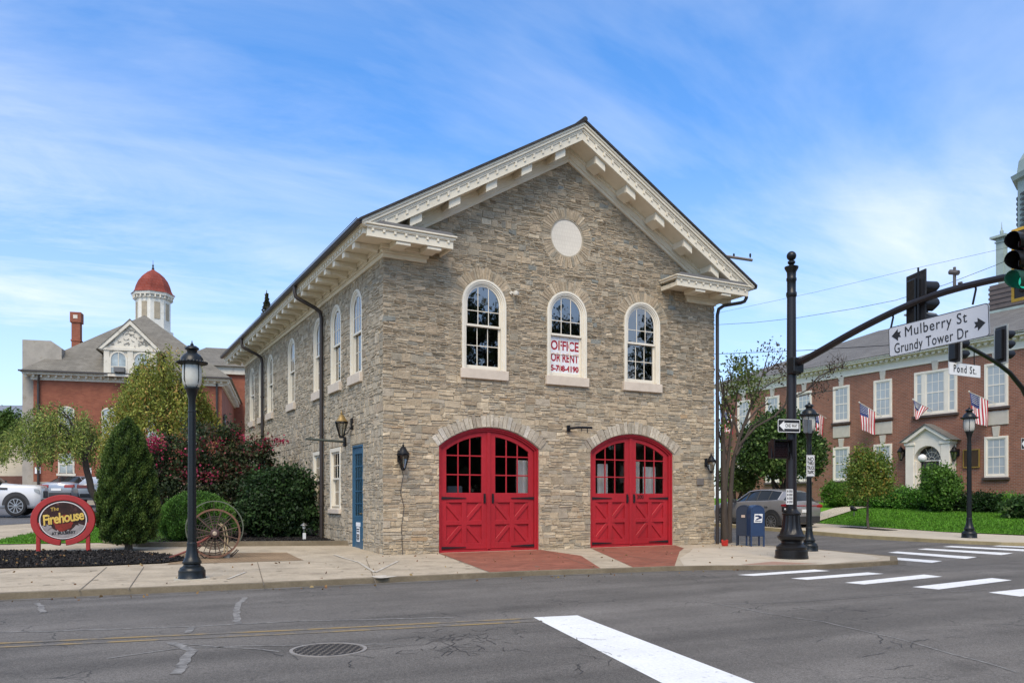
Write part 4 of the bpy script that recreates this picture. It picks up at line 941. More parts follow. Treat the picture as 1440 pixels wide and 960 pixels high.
def flag(base,tip,lab,seed,drop=1.35,limp=0):
    b,tp=Vector(base),Vector(tip); d=(tp-b); ln=d.length; d/=ln
    t=thing('flag',lab,'flag',base,0,'flags along the town hall front')
    MB().tube([(0,0,0),tuple(d*(ln+.06))],.018,6).lathe([(.01,0),(.04,.03),(.01,.07)],n=8,fn=lambda x,y,z:tuple(Vector((x,y,z))+d*ln)).build('pole',mat('pole_white',(.6,.58,.52),.5),t)
    hl=min(.95,ln*.8); q=random.Random(seed); nh,nf=13,16; V_=[];F_=[];C_=[]
    ph=q.uniform(0,6); hd=Vector((d.x,d.y,0)).normalized(); sd=Vector((-hd.y,hd.x,0))
    for i in range(nh+1):
        for j in range(nf+1):
            f=j/nf; h=i/nh
            p=d*(ln-.02-hl*h*(1-limp*.75*f)) + Vector((0,0,-1))*drop*f*(1-.12*h) + sd*(.07*math.sin(h*9+ph)*min(1,f*2.5)+.05*f*math.sin(h*4+f*5+ph)) - hd*(.10*f*(1-h))
            V_.append(tuple(p))
    m=MB(); m.V=V_
    for i in range(nh):
        for j in range(nf):
            a_=i*(nf+1)+j; m.F.append((a_,a_+1,a_+nf+2,a_+nf+1))
            m.C.append(fB if (i<7 and j<nf*.42) else (fR if i%2==0 else fW))
    cl_=m.build('cloth',flagm,t,smooth=60,recalc=False)
    s=MB()
    for i in range(1,7):
        for j in range(1,6):
            p=Vector(V_[i*(nf+1)+j]); 
            for o_ in (.012,-.012): s.prism([(.018*math.cos(k*PI*.4+.3),.018*math.sin(k*PI*.4+.3)) for k in range(5)],lambda a_,b_,dd,p=p,o_=o_:tuple(p+hd*a_+Vector((0,0,b_))+sd*(o_+dd)),-.001,.001)
    s.build('stars',white,cl_)
for bx,by,tx,ty,lab,lp in ((1162,588,1141,576,'flag hanging beside the street lamp behind the signal pole',0),(1240,584,1208.5,566,'flag hanging between the two left upper windows over the young tree',0),(1311,576,1284,562,'limp bunched flag in front of the triple window',1),(1400,567,1363,551,'flag just behind the top of the street lamp by the lawn',0),(1045,590,1012,575,'flag half hidden by the bare tree at the firehouse corner',0)):
    v,z=onU(bx,by,31.94); v2,z2=onU(tx,ty,30.9); flag((31.94,v,z),(30.9,v2,z2),lab,bx,1.0 if lp else 1.45,lp)
# ---------------------------------------------------------------- red brick hall with cupola at the left
X0=atY(47,702,50); RB=thing('red_brick_hall','old red brick hall with grey hipped roof, white dormer and red domed cupola','building',(X0[0],X0[1],0),rad(-12.5))
rbrick=brickmat('orange_brick',(.275,.096,.056),(.215,.070,.043),(.22,.10,.065),.21,.07,.006,var=.18)
rtrim=mat('old_white_trim',(.60,.56,.47),.7,var=.1,vs=2,wear=((.36,.31,.25),2.5,.55,.7))
rroof=brickmat('brown_shingle',(.19,.175,.147),(.155,.142,.118),(.06,.055,.045),.35,.16,.005,zs=1.4,var=.18)
BW,BD,BE=11.0,13.,9.25
MB().box(0,BW,0,BD,0,BE).build('wall',rbrick,RB)
MB().box(-.06,BW+.06,-.06,BD+.06,0,2.5).build('foundation',mat('grey_foundation',(.30,.27,.22),.9,var=.2,vs=2,bump=.5,bs=8),RB)
e=MB(); e.box(-.12,BW+.12,-.12,BD+.12,BE-.45,BE-.15); e.box(-.5,BW+.5,-.5,BD+.5,BE-.15,BE+.0); 
eo=e.build('cornice',rtrim,RB)
x=-.4
while x<BW+.4: MB().box(x,x+.12,-.36,-.121,BE-.30,BE-.151).build('bracket',rtrim,eo); x+=.42
y=-.1
while y<BD: MB().box(BW+.121,BW+.42,y,y+.14,BE-.38,BE-.151).build('bracket',rtrim,eo); y+=.42
m=MB(); hd=(BW+1.3)/2
m.add([(-.65,-.65,BE),(BW+.65,-.65,BE),(BW+.65,BD+.65,BE),(-.65,BD+.65,BE),(BW/2,hd-.65,BE+5.1),(BW/2,BD+.65-hd,BE+5.1)],[(0,1,4),(1,2,5,4),(2,3,5),(3,0,4,5),(0,3,2,1)]); ro=m.build('roof',rroof,RB)
MB().box(-.66,BW+.66,-.70,-.60,BE-.02,BE+.07).build('gutter',brownm,ro)
def rbwin(c,z0,zs,h,ar,par=RB,fy=0,rise=None):
    rise=rise or (h if ar else .12)
    f=MB(); n=10; F=lambda a,b,d:(a,fy+d,b); f.ring(arch(c,h,z0,zs,rise,n),arch(c,h-.1,z0+.1,zs,max(.02,rise-.1),n),F,-.06,.1); f.box(c-h-.08,c+h+.08,fy-.12,fy+.05,z0-.12,z0+.02); f.box(c-h+.05,c+h-.05,fy-.045,fy+.04,(z0+zs)/2-.04,(z0+zs)/2+.04); f.box(c-.025,c+.025,fy-.04,fy+.03,z0,zs+rise-.1)
    w_=f.build('window',rtrim,par)
    g_=MB(); g_.prism(arch(c,h-.06,z0+.05,zs,max(.02,rise-.06),n),F,-.026,-.010); g_.build('pane',mat('hall_glass',(.30,.34,.34),.12,var=.5,vs=1.5,spec=.6),w_)
for c in (1.84,4.3,6.8,9.3): rbwin(c,4.9,7.0,.46,True,rise=.22); rbwin(c,3.0,4.2,.46,False)
d_=MB(); dc=5.6
d_.box(dc-1.5,dc+1.5,-.06,.8,BE-.15,BE+1.65); 
for s in (-1,0,1): d_.box(dc+s*1.36-.16,dc+s*1.36+.16,-.14,-.0,BE-.1,BE+1.65)
d_.prism([(dc-1.65,BE+1.65),(dc+1.65,BE+1.65),(dc,BE+3.25)],idf,-.08,1.2)
d_.ring([(dc-1.85,BE+1.55),(dc,BE+3.42),(dc+1.85,BE+1.55)],[(dc-1.6,BE+1.55),(dc,BE+3.15),(dc+1.6,BE+1.55)],idf,-.25,1.3)
d_.box(dc-1.75,dc+1.75,-.2,.0,BE+1.5,BE+1.66)
do=d_.build('dormer',rtrim,RB); do.location.y=-.5
m=MB(); m.prism([(dc-1.95,BE+1.48),(dc-1.85,BE+1.55),(dc,BE+3.43),(dc+1.85,BE+1.55),(dc+1.95,BE+1.48),(dc,BE+3.52)],idf,-.28,4.5); m.build('dormer_roof',rroof,do)
q=random.Random(8); m=MB()
for k in range(60):
    a_=q.uniform(-1.3,1.3); b=q.uniform(0,1.5*(1-abs(a_)/1.6)); m.tube([(dc+a_,-.10,BE+1.72+b),(dc+a_+q.uniform(-.15,.15),-.12,BE+1.78+b),(dc+a_+q.uniform(-.2,.2),-.10,BE+1.84+b)],.02,4)
m.build('carved_relief',mat('carving_grey',(.33,.31,.27),.8),do)
for c in (dc-.68,dc+.68): rbwin(c,BE-.02,BE+.95,.52,True,do,-.10)
t=MB(); t.box(dc-.9,dc-.3,-.45,-.08,BE+.12,BE+.42); t.build('window_air_conditioner',mat('ac_grey',(.12,.12,.12),.6),do)
# cupola
C0=Vector((5.5,9.2)); P=(C0.x,C0.y)
m=MB(); m.lathe([(1.34,11.),(1.34,13.6),(1.42,13.65),(1.42,13.9),(1.22,13.95),(1.22,16.2),(1.3,16.23),(1.3,16.4),(1.46,16.45),(1.5,16.65),(1.3,16.67)],*P,8)
co=m.build('cupola',mat('cupola_white',(.66,.64,.57),.6,var=.06,wear=((.42,.38,.30),2.,.58,.75)),RB)
m=MB()
for k in range(8):
    a_=(k+.5)*PI/4; nx,ny=math.cos(a_),math.sin(a_); px,py=P[0]+nx*1.13,P[1]+ny*1.13
    m.prism([(-.2,14.7),(.2,14.7),(.2,15.95),(-.2,15.95)],lambda a,b,d,px=px,py=py,nx=nx,ny=ny:(px-ny*a+nx*d,py+nx*a+ny*d,b),-.02,.03)
m.build('louvre',mat('tan_louvre',(.34,.29,.21),.8),co)
m=MB()
for k in range(24):
    a_=k*PI/12; MB().box(P[0]+1.34*math.cos(a_)-.05,P[0]+1.34*math.cos(a_)+.05,P[1]+1.34*math.sin(a_)-.05,P[1]+1.34*math.sin(a_)+.05,16.24,16.445).build('bracket',rtrim,co)
m=MB(); m.lathe([(1.56,16.65),(1.38,16.78),(1.28,16.98),(1.19,17.3),(1.03,17.68),(.78,18.02),(.48,18.28),(.2,18.45),(.08,18.55)],*P,8)
m.build('dome',brickmat('red_tile',(.235,.060,.043),(.19,.047,.035),(.20,.035,.02),.3,.22,.02,zs=1.),co)
MB().lathe([(.08,18.5),(.10,18.65),(.04,18.73),(.07,18.85),(.02,18.95),(.01,19.25)],*P,8).build('finial',brownm,co)
m=MB(); m.box(.72,1.26,6.1,6.7,9,14.2); m.box(.67,1.31,6.05,6.75,12.4,12.5); m.box(.64,1.34,6.01,6.79,13.7,14.4); ch=m.build('chimney',rbrick,RB)
MB().box(.85,1.12,5.99,6.81,13.95,14.2).build('flue_opening',rtrim,ch)
m=MB(); m.prism([(-.75,0),(1.45,0),(1.45,10.9),(.85,11.35),(-.75,11.35)],lambda a,b,d:(a,d,b),.5,6.); m.build('side_tower',mat('grey_stucco',(.34,.31,.265),.9,var=.2,vs=1.5,bump=.4,bs=10,wear=((.22,.19,.15),1.5,.55,.72)),RB)
m=MB(); m.box(6.5,BW+2.2,BD,BD+9,0,11.9); wo_=m.build('rear_wing',rbrick,RB)
MB().box(6.3,BW+2.5,BD-.3,BD+9.3,11.5,12.1).build('cornice',rtrim,wo_)
m=MB(); x0,x1,y0,y1=6.0,BW+2.8,BD-.6,BD+9.6; m.add([(x0,y0,12.1),(x1,y0,12.1),(x1,y1,12.1),(x0,y1,12.1),(x0+2.5,(y0+y1)/2,14.4),(x1-3.4,(y0+y1)/2,14.4)],[(0,1,5,4),(1,2,5),(2,3,4,5),(3,0,4),(0,3,2,1)]); m.build('roof',rroof,wo_)
MB().tube([(.45,-.45,BE),(.3,-.14,BE-.7),(.3,-.14,2)],.07,6).build('downpipe',brownm,RB); MB().tube([(BW-.3,-.14,BE-.3),(BW-.3,-.14,2)],.07,6).build('downpipe',brownm,RB)
for c in (3.1,.25): MB().box(c-.16,c+.16,-.05,.0,3.0,3.4).build('wall_sign',paper,RB)
m=MB(); m.box(.0,.06,-.4,.4,4.9,7.1); o=m.build('shutter',mat('dark_shutter',(.035,.04,.05),.6),RB); o.location=(BW+.06,1.5,0)
# small commercial block beyond the lot
p0=atY(-60,702,62); p1=atY(34,702,62)
LB=thing('low_shop_building','low beige block with brown fascia and grey roof at the left edge','building',(p0[0],p0[1],0),rad(-28.2))
wd=math.hypot(p1[0]-p0[0],p1[1]-p0[1])
MB().box(0,wd,0,8,0,6.4).build('wall',mat('beige_stucco',(.50,.45,.36),.9,var=.08),LB)
MB().box(0,wd,-.05,8,.9,3.2).build('brick_base',mat('brown_brick',(.13,.06,.045),.9,var=.2),LB)
MB().box(-.1,wd+.1,-.3,8,6.4,7.6).build('fascia',mat('brown_fascia',(.11,.085,.075),.8,var=.1),LB)
MB().prism([(-.3,7.6),(8,7.6),(8,9.2),(5,9.2)],lambda a,b,d:(d,a,b),-.1,wd+.1).build('roof',mat('grey_metal_roof',(.18,.19,.21),.5,var=.1),LB)
# ---------------------------------------------------------------- street lamps
glassw=mat('ribbed_lamp_glass',(.62,.61,.54),.35,var=.06,trans=.25,spec=.5)
navy=mat('navy_black_iron',(.008,.0105,.012),.36,var=.2,vs=4,bump=.05,bs=30,spec=.35)
def streetlamp(lab,loc,H=4.25):
    k=H/4.25
    t=thing('street_lamp',lab,'street lamp',loc,0,'post top street lamps')
    p=MB(); p.lathe([(.24,0),(.24,.02),(.232,.03),(.232,.15),(.215,.165),(.205,.20),(.15,.235),(.145,.26),(.165,.28),(.165,.31),(.15,.33),(.115,.40),(.092,.55),(.085,.60)],n=28,flute=(.33,.56,.06)); p.build('base',navy,t,smooth=40)
    p=MB(); p.lathe([(.092,.60),(.09,.64),(.078,.66),(.066,3.25*k),(.072,3.26*k),(.072,3.29*k),(.062,3.30*k),(.062,3.52*k),(.085,3.60*k),(.10,3.68*k),(.13,3.72*k),(.13,3.74*k)],n=24,flute=(.66,3.24*k,.10)); p.build('shaft',navy,t,smooth=30)
    z=3.74*k
    MB().lathe([(.115,z),(.155,z+.06),(.168,z+.16),(.168,z+.30),(.16,z+.40)],n=28,flute=(z,z+.5,.03)).build('lamp_glass',glassw,t,smooth=60)
    m=MB()
    for i in range(4): a=i*PI/2+.6; m.tube([(.12*math.cos(a),.12*math.sin(a),z),(.172*math.cos(a),.172*math.sin(a),z+.14),(.168*math.cos(a),.168*math.sin(a),z+.41)],.010,5)
    m.build('cage',navy,t)
    c=z+.40; m=MB(); m.lathe([(.16,c),(.25,c+.03),(.26,c+.05),(.235,c+.065),(.20,c+.08),(.185,c+.135),(.145,c+.19),(.10,c+.22),(.085,c+.24),(.09,c+.27),(.125,c+.295),(.115,c+.32),(.075,c+.35),(.028,c+.36),(.032,c+.38),(.014,c+.40),(.004,c+.45)],n=28); 
    for i in range(28): a=i*PI/14; m.lathe([(.004,c+.03),(.016,c+.04),(.016,c+.065),(.004,c+.075)],.255*math.cos(a),.255*math.sin(a),5)
    m.build('lamp_roof',navy,t,smooth=45)
    return t
p=onG(270,811.5); lampA=streetlamp('navy black street lamp on the pavement in front of the old hose reel wheel',(p[0],p[1],S(*p)),3.9)
pd=MB().box(-.30,.30,-.30,.30,-.05,.012).build('footing',mat('pad_concrete',(.42,.38,.30),.9,var=.15),lampA); pd.rotation_euler=(0,0,rad(-5))
p=(11.0,-3.7); streetlamp('street lamp standing right behind the traffic signal pole',(p[0],p[1],S(*p)),3.75)
p=onG(1363,755); L3=streetlamp('street lamp at the kerb beside the bright town hall lawn',(p[0],p[1],S(*p)),4.0)
# ---------------------------------------------------------------- traffic signal pole with mast arm
P0=onG(1113,783); Zb=S(*P0)
sp=thing('signal_pole','tall fluted black traffic signal pole with ball top and curved mast arm','signal pole',(P0[0],P0[1],Zb))
m=MB(); m.lathe([(.395,0),(.395,.06),(.38,.07),(.38,.20),(.35,.22),(.36,.25),(.36,.29),(.30,.34),(.24,.38),(.24,.42),(.30,.46),(.33,.50),(.33,.55),(.30,.58),(.28,.60),(.23,.74),(.205,.92),(.20,1.05),(.22,1.06),(.22,1.10),(.19,1.13),(.15,1.17),(.135,1.2)],n=32,flute=(.57,1.06,.07)); m.build('base',black,sp,smooth=40)
m=MB(); m.lathe([(.135,1.18),(.13,1.25),(.105,6.35)],n=24,flute=(1.24,6.34,.06)); m.build('shaft',mat('dark_brown_iron',(.014,.011,.012),.36,var=.15,spec=.4),sp,smooth=30)
m=MB(); m.lathe([(.105,6.33),(.125,6.38),(.125,6.45),(.105,6.48),(.105,6.72),(.12,6.75),(.12,6.80),(.105,6.83),(.11,6.95),(.16,7.04),(.165,7.08),(.08,7.11),(.05,7.13),(.09,7.17),(.09,7.21),(.03,7.25)],n=24); m.lathe([(.02,7.22)]+[(.115*math.sin(t),7.345-.115*math.cos(t)) for t in [PI*i/10 for i in range(1,10)]]+[(.002,7.46)],n=20); m.build('finial',black,sp,smooth=40)
AR=[(515,0.0),(497,.75),(470,1.65),(443,2.6),(425,3.25),(409,3.95),(396,4.7),(388,5.2),(378,6.0),(371,6.8),(366,7.6)]
def armz(t):   # height of the arm t metres out along the street
    Y=19.6-.881*t
    for (y0,t0),(y1,t1) in zip(AR[:-1],AR[1:]):
        if t0<=t<=t1:
            y=y0+(y1-y0)*(t-t0)/(t1-t0); return CH+(HZ-y)/FPX*Y-Zb
    return 5.5
path=[(0,-.1,armz(0))]+[(0,-t,armz(t)) for _,t in AR[1:]]
sm=[]
for i in range(41): t=.1+7.4*i/40; sm.append((0,-t,(armz(max(0,t-.35))+armz(t)+armz(min(7.6,t+.35)))/3))
MB().tube(sm,[.085-.03*i/40 for i in range(41)],14).build('mast_arm',mat('dark_brown_iron',None),sp,smooth=50)
m=MB(); m.box(-.14,.14,-.20,.02,armz(0)-.20,armz(0)+.20); m.box(-.17,.17,-.24,-.19,armz(0)-.17,armz(0)+.19); m.build('arm_plate',black,sp,bevel=.02)
m=MB()
for t in (2.75,4.55): m.tube([(0,-t,armz(t)+.06),(.02,-t-.02,armz(t)-.1),(-.05,-t,armz(t)-.40)],.022,6); m.lathe([(.088,armz(t)-.05),(.088,armz(t)+.05)],0,-t,8) if False else None
m.build('sign_hanger',black,sp)
# overhead street name sign (hangs from the arm)
tl=(2.70,4.87)
def SGN(x,y):    # point on the sign plane, which runs along the arm
    r=ray(x,y); k=(P0[0]-.10-CU)/r[0]; return (CV+k*r[1],CH+k*r[2])
(vl,zt_),(vl2,zb_)=SGN(1250,461),SGN(1250,502.5); (vr,zt2),(vr2,zb2)=SGN(1391,425),SGN(1391,472)
vm,zm_=(vl+vr)/2,(zt_+zb_+zt2+zb2)/4; hw_,hh_=(vl-vr)/2,(zt_-zb_+zt2-zb2)/4; tilt=math.atan2((zt_+zb_-zt2-zb2)/2,(vl-vr))
sg=thing('street_name_sign','large silver overhead sign for Mulberry St and Grundy Tower Dr with black arrows','sign',(P0[0]-.10,vm,zm_),-PI/2)
sg.rotation_euler=(0,tilt,-PI/2)
silver=mat('silver_sheeting',(.52,.53,.56),.45,var=.05); 
def rrect(hw,hh,r,n=5): return [(cx_+r*math.cos(a),cz_+r*math.sin(a)) for cx_,cz_,a0 in ((hw-r,hh-r,0),(-hw+r,hh-r,PI/2),(-hw+r,-hh+r,PI),(hw-r,-hh+r,1.5*PI)) for a in [a0+PI/2*i/n for i in range(n+1)]]
MB().prism(rrect(hw_,hh_,.06),idf,.0,.02).build('panel',silver,sg)
m=MB(); m.ring(rrect(hw_-.0,hh_-.0,.06),rrect(hw_-.012,hh_-.012,.05),idf,-.004,-.001,closed=True); m.build('border',blackflat,sg)
letters('Mulberry St','lettering',blackflat,sg,Vector((-.02,-.004,.135)),FRONT,.30,.002,0,.93,1.12,.0,fit=hw_*1.24)
letters('Grundy Tower Dr','lettering',blackflat,sg,Vector((-.14,-.004,-.165)),FRONT,.30,.002,0,.88,1.08,.0,fit=hw_*1.50)
for s,x,z in ((-1,-hw_+.20,.12),(1,hw_-.20,-.05)):
    m=MB(); m.prism([(x+s*.13,z),(x-s*.02,z+.125),(x-s*.02,z+.05),(x-s*.09,z+.06),(x-s*.06,z),(x-s*.09,z-.06),(x-s*.02,z-.05),(x-s*.02,z-.125)],idf,-.004,-.001); m.build('arrow',blackflat,sg)
# signal heads; local front is -Y
def signal(lab,loc,rz,plate,border,lit=None,n=3,hood_len=.36,back=True):
    t=thing('traffic_signal',lab,'traffic light',loc,rz); h=.345*n
    MB().box(-.15,.15,0,.20,-h/2,h/2).build('housing',black,t,bevel=.02)
    if back:
        MB().prism([(-.32,-h/2-.15),(.32,-h/2-.15),(.32,h/2+.15),(-.32,h/2+.15)],idf,.06,.075).build('backplate',mat('backplate_black',(.03,.028,.03),.6),t)
        A=[(-.32,-h/2-.15),(.32,-h/2-.15),(.32,h/2+.15),(-.32,h/2+.15)]; k=.055
        MB().ring(A,[(a-math.copysign(k,a),b-math.copysign(k,b)) for a,b in A],idf,.052,.083,closed=True).build('backplate_border',border,t)
    for i in range(n):
        z=h/2-.1725-.345*i
        # visor: a tube open at the bottom
        v=MB(); A=[];B_=[]
        for k in range(19):
            a=rad(-65)+rad(310)*k/18; A.append((.155*math.cos(a),z+.155*math.sin(a))); B_.append((.148*math.cos(a),z+.148*math.sin(a)))
        v.ring(A,B_,lambda a,b,d,z=z:(a,d*( -1)*(1-.35*max(0,(z-b)/.155)),b),.0,hood_len); 
        on=lit==i
        v.build('visor',mat('visor_glow_tint',(.012,.06,.04),.5) if on else black,t,smooth=40)  # green glow of the lit lens put into its visor colour; other visors stay black
        cs=((.10,.012,.01),(.10,.055,.008),(.01,.30,.22))[i]
        ln=MB(); ln.lathe([(.001,.05),(.08,.045),(.14,.0),(.14,-.02)],fn=lambda x,y,zz,z=z:(x,-zz,z+y)); 
        ln.build('lens',mat('lens_lit_green',(.02,.5,.38),.3,emit=(.03,.55,.38),estr=.5) if on else mat('lens_'+('red','amber','green')[i],cs,.2),t,smooth=60)
    return t
yel=mat('yellow_border',(.62,.36,.03),.5,var=.05)
ax=P0[0]
s1=signal('near traffic signal with yellow bordered plate and its green lamp lit',(ax-.22,P0[1]-5.64,5.69),-PI/2-.12,None,yel,lit=2)
s2=signal('traffic signal seen from behind hanging on the mast arm left of the name sign',(ax+.24,P0[1]-3.22,5.47),rad(69),None,mat('plate_edge_black',(.02,.02,.022),.6))
m=MB()
for t_,dx in ((5.64,-1),(3.22,1)): m.tube([(0,-t_,armz(t_)),(dx*.06,-t_,armz(t_)),(dx*.1,-t_,armz(t_))],.03,6); m.tube([(-.02*dx,-t_-.16,armz(t_)-.6),(-.02*dx,-t_-.16,armz(t_)+.7)],.022,6) if dx>0 else None
m.build('signal_bracket',black,sp)
m=MB(); t_=4.15; z=armz(t_); m.tube([(0,-t_,z+.04),(0,-t_,z+.28)],.03,8); m.tube([(0,-t_-.08,z+.3),(0,-t_+.1,z+.36)],.05,8); m.tube([(0,-t_,z+.36),(0,-t_,z+.43)],.03,6); m.tube([(.05,-t_-.05,z+.1),(.05,-t_-.12,z+.1)],.03,6)
tag(m.build('vehicle_detector',mat('weathered_grey',(.10,.09,.085),.6),None),'small grey camera detector standing on top of the curved mast arm','detector').location=(P0[0],P0[1],Zb)
# one way sign, pedestrian signal and small plates on the pole: they face the camera side
FACE=rad(-14)
def onpole(y,off=.0): return (P0[0]+off*math.cos(FACE)+.0,P0[1]+off*math.sin(FACE),CH+(HZ-y)/FPX*19.6)
c=atY(1109.5,598.5,19.35); t=thing('one_way_sign','black one way sign with white arrow pointing left on the signal pole','sign',c,FACE)
wsh=mat('sign_white',(.74,.74,.73),.5,var=.04); hw_,hh_=.30,.155
MB().prism(rrect(hw_,hh_,.03),idf,.0,.012).build('panel',mat('sign_black',(.016,.016,.018),.5,var=.05),t)
m=MB(); m.ring(rrect(hw_,hh_,.03),rrect(hw_-.014,hh_-.014,.022),idf,-.003,-.0005,closed=True); m.build('border',wsh,t)
m=MB(); m.prism([(-.265,0),(-.13,.115),(-.13,.068),(.255,.068),(.255,-.068),(-.13,-.068),(-.13,-.115)],idf,-.004,-.0008); ar=m.build('arrow',wsh,t)
letters('ONE WAY','lettering',blackflat,ar,Vector((.065,-.0055,0)),FRONT,.125,.001,0,.74,1.05,.002,fit=.33)
c=atY(1097,632,19.4); t=thing('pedestrian_signal','boxy dark pedestrian signal with sloping hood on the signal pole','pedestrian signal',c,FACE-.15)
MB().box(-.22,.22,.0,.2,-.21,.21).build('housing',black,t,bevel=.02)
m=MB(); m.prism([(-.22,-.24),(-.22,.24),(.0,.25),(.02,.215)],lambda a,b,d:(d,a+.02,b),-.235,-.215); m.prism([(-.22,-.24),(-.22,.24),(.0,.25),(.02,.215)],lambda a,b,d:(d,a+.02,b),.215,.235); m.box(-.235,.235,-.21,.02,.215,.235); m.build('hood',black,t)
MB().box(-.19,.19,-.02,-.005,-.18,.18).build('lens',mat('ped_lens',(.018,.006,.006),.25),t)
m=MB()
for i in range(9): m.box(-.19,.19,-.035,-.021,-.18+.042*i,-.174+.042*i)
m.build('louvre_grille',black,t)
MB().box(.2,.34,.06,.12,-.05,.05).build('bracket',black,t)
c=atY(1110.5,698,19.35); t=thing('push_button_sign','small white crossing instruction plate low on the signal pole','sign',c,FACE)
MB().prism(rrect(.095,.19,.015),idf,0,.012).build('panel',wsh,t); m=MB()
for i,z in enumerate((.135,.05,-.035,-.12)):
    m.prism([(-.07,z-.03),(-.035,z-.03),(-.035,z+.01),(-.05,z+.032),(-.07,z+.01)],idf,-.004,-.001)
    for dz in (.018,-.003,-.024): m.box(-.02,.075,-.004,-.001,z+dz-.006,z+dz+.006)
m.build('print_lines',mat('dark_print',(.12,.11,.11),.6),t)
m=MB(); m.ring(rrect(.095,.19,.015),rrect(.089,.184,.012),idf,-.003,-.0005,closed=True); m.build('border',blackflat,t)
c=atY(1104,716,19.4); t=thing('crossing_button','round pedestrian push button under the white plate on the signal pole','push button',c,FACE)
MB().box(-.05,.05,0,.08,-.07,.07).build('housing',black,t,bevel=.015); MB().lathe([(.03,0),(.032,.02),(.02,.03)],fn=lambda x,y,z:(x,-z,y)).build('button',mat('steel',(.4,.4,.4),.3,1.),t)
# plates on the lamp behind the pole
Lp=(11.0,-3.7)
c=atY(1140,654.5,21.75); t=thing('truck_route_sign','tall white no thru truck traffic sign on the lamp behind the signal pole','sign',c,FACE)
MB().prism(rrect(.125,.29,.02),idf,0,.012).build('panel',wsh,t); m=MB(); m.ring(rrect(.115,.28,.018),rrect(.108,.273,.014),idf,-.003,-.0005,closed=True); m.build('border',blackflat,t)
for z,tx,s,sx_ in ((.17,'NO',.15,.75),(.06,'THRU',.13,.56),(-.06,'TRUCK',.13,.48),(-.18,'TRAFFIC',.13,.40)): letters(tx,'lettering',blackflat,t,Vector((0,-.004,z)),FRONT,s,.001,0,sx_,1,.004)
c=atY(1136,599,21.6); t=thing('square_sign','bare grey back of a square sign on the lamp behind the signal pole','sign',c,FACE+.2)
MB().prism(rrect(.15,.18,.02),idf,0,.012).build('panel',mat('bare_aluminium',(.22,.22,.22),.45,.7),t); MB().box(-.02,.02,-.03,-.001,-.18,.18).build('mounting_strap',mat('steel',None),t)
# second pole just beyond the right edge with its arm, signals and Pond St sign
vP=-3.0; u2,_=onV(1462,740,vP)
z2=S(u2,vP); sp2=thing('signal_pole','black signal pole with a low curved arm reaching in at the right edge','signal pole',(u2,vP,z2))
m=MB(); m.lathe([(.36,0),(.36,.2),(.30,.3),(.22,.4),(.28,.5),(.2,.8),(.2,1.0),(.13,1.15)],n=24); m.build('base',black,sp2,smooth=40)
MB().lathe([(.13,1.1),(.10,6.5),(.13,6.6),(.13,6.8),(.02,6.95)],n=16).build('shaft',black,sp2,smooth=40)
ap=[onV(x,y,vP) for x,y in ((1462,600),(1450,570),(1438,546),(1420,524),(1402,510),(1385,500),(1365,489),(1350,482),(1338,476),(1326,471))]
MB().tube([(a-u2,0,b-z2) for a,b in ap],[.09-.004*i for i in range(10)],10).build('mast_arm',black,sp2,smooth=50)
gryb=mat('grey_border',(.40,.40,.36),.5)
def at2(x,y): a,b=onV(x,y,vP); return (a,vP,b)
a=at2(1406,484); signal('red topped traffic signal with pale edged plate at the right edge',(a[0]+.18,vP+.0,a[2]),PI/2-.35,None,gryb)
a=at2(1343,488); signal('traffic signal mostly hidden behind the big Mulberry St sign',(a[0]+.18,vP+.05,a[2]+.12),PI/2-.35,None,gryb)
a=at2(1357,520); t=thing('street_name_sign','small white Pond St sign hanging below the low arm','sign',a,rad(0))
wd_=(onV(1379.5,520,vP)[0]-onV(1335,520,vP)[0])/2; ht_=(onV(1357,511,vP)[1]-onV(1357,529,vP)[1])/2
MB().prism(rrect(wd_,ht_,.03),idf,0,.015).build('panel',wsh,t)
m=MB(); m.ring(rrect(wd_,ht_,.03),rrect(wd_-.01,ht_-.01,.025),idf,-.003,-.0005,closed=True); m.build('border',mat('dark_print',None),t)
letters('Pond St.','lettering',blackflat,t,Vector((0,-.004,.0)),FRONT,.34,.001,0,.86,1.25,.006)
m=MB()
for s in (-.6,.6): m.tube([(s*wd_,.008,ht_-.02),(s*wd_,.008,ht_+.5)],.018,6)
m.build('hanger',black,t)
c=onV(1441,624,vP-.1); t=thing('one_way_sign','dark one way sign cut off by the right edge of the view','sign',(c[0],vP-.15,c[1]),0)
MB().prism(rrect(.30,.19,.03),idf,0,.012).build('panel',mat('sign_black',None),t); m=MB(); m.prism([(-.265,0),(-.13,.115),(-.13,.068),(.255,.068),(.255,-.068),(-.13,-.068),(-.13,-.115)],idf,-.004,-.0008); m.build('arrow',wsh,t)
m=MB(); m.ring(rrect(.30,.19,.03),rrect(.286,.176,.022),idf,-.003,-.0005,closed=True); m.build('border',wsh,t)
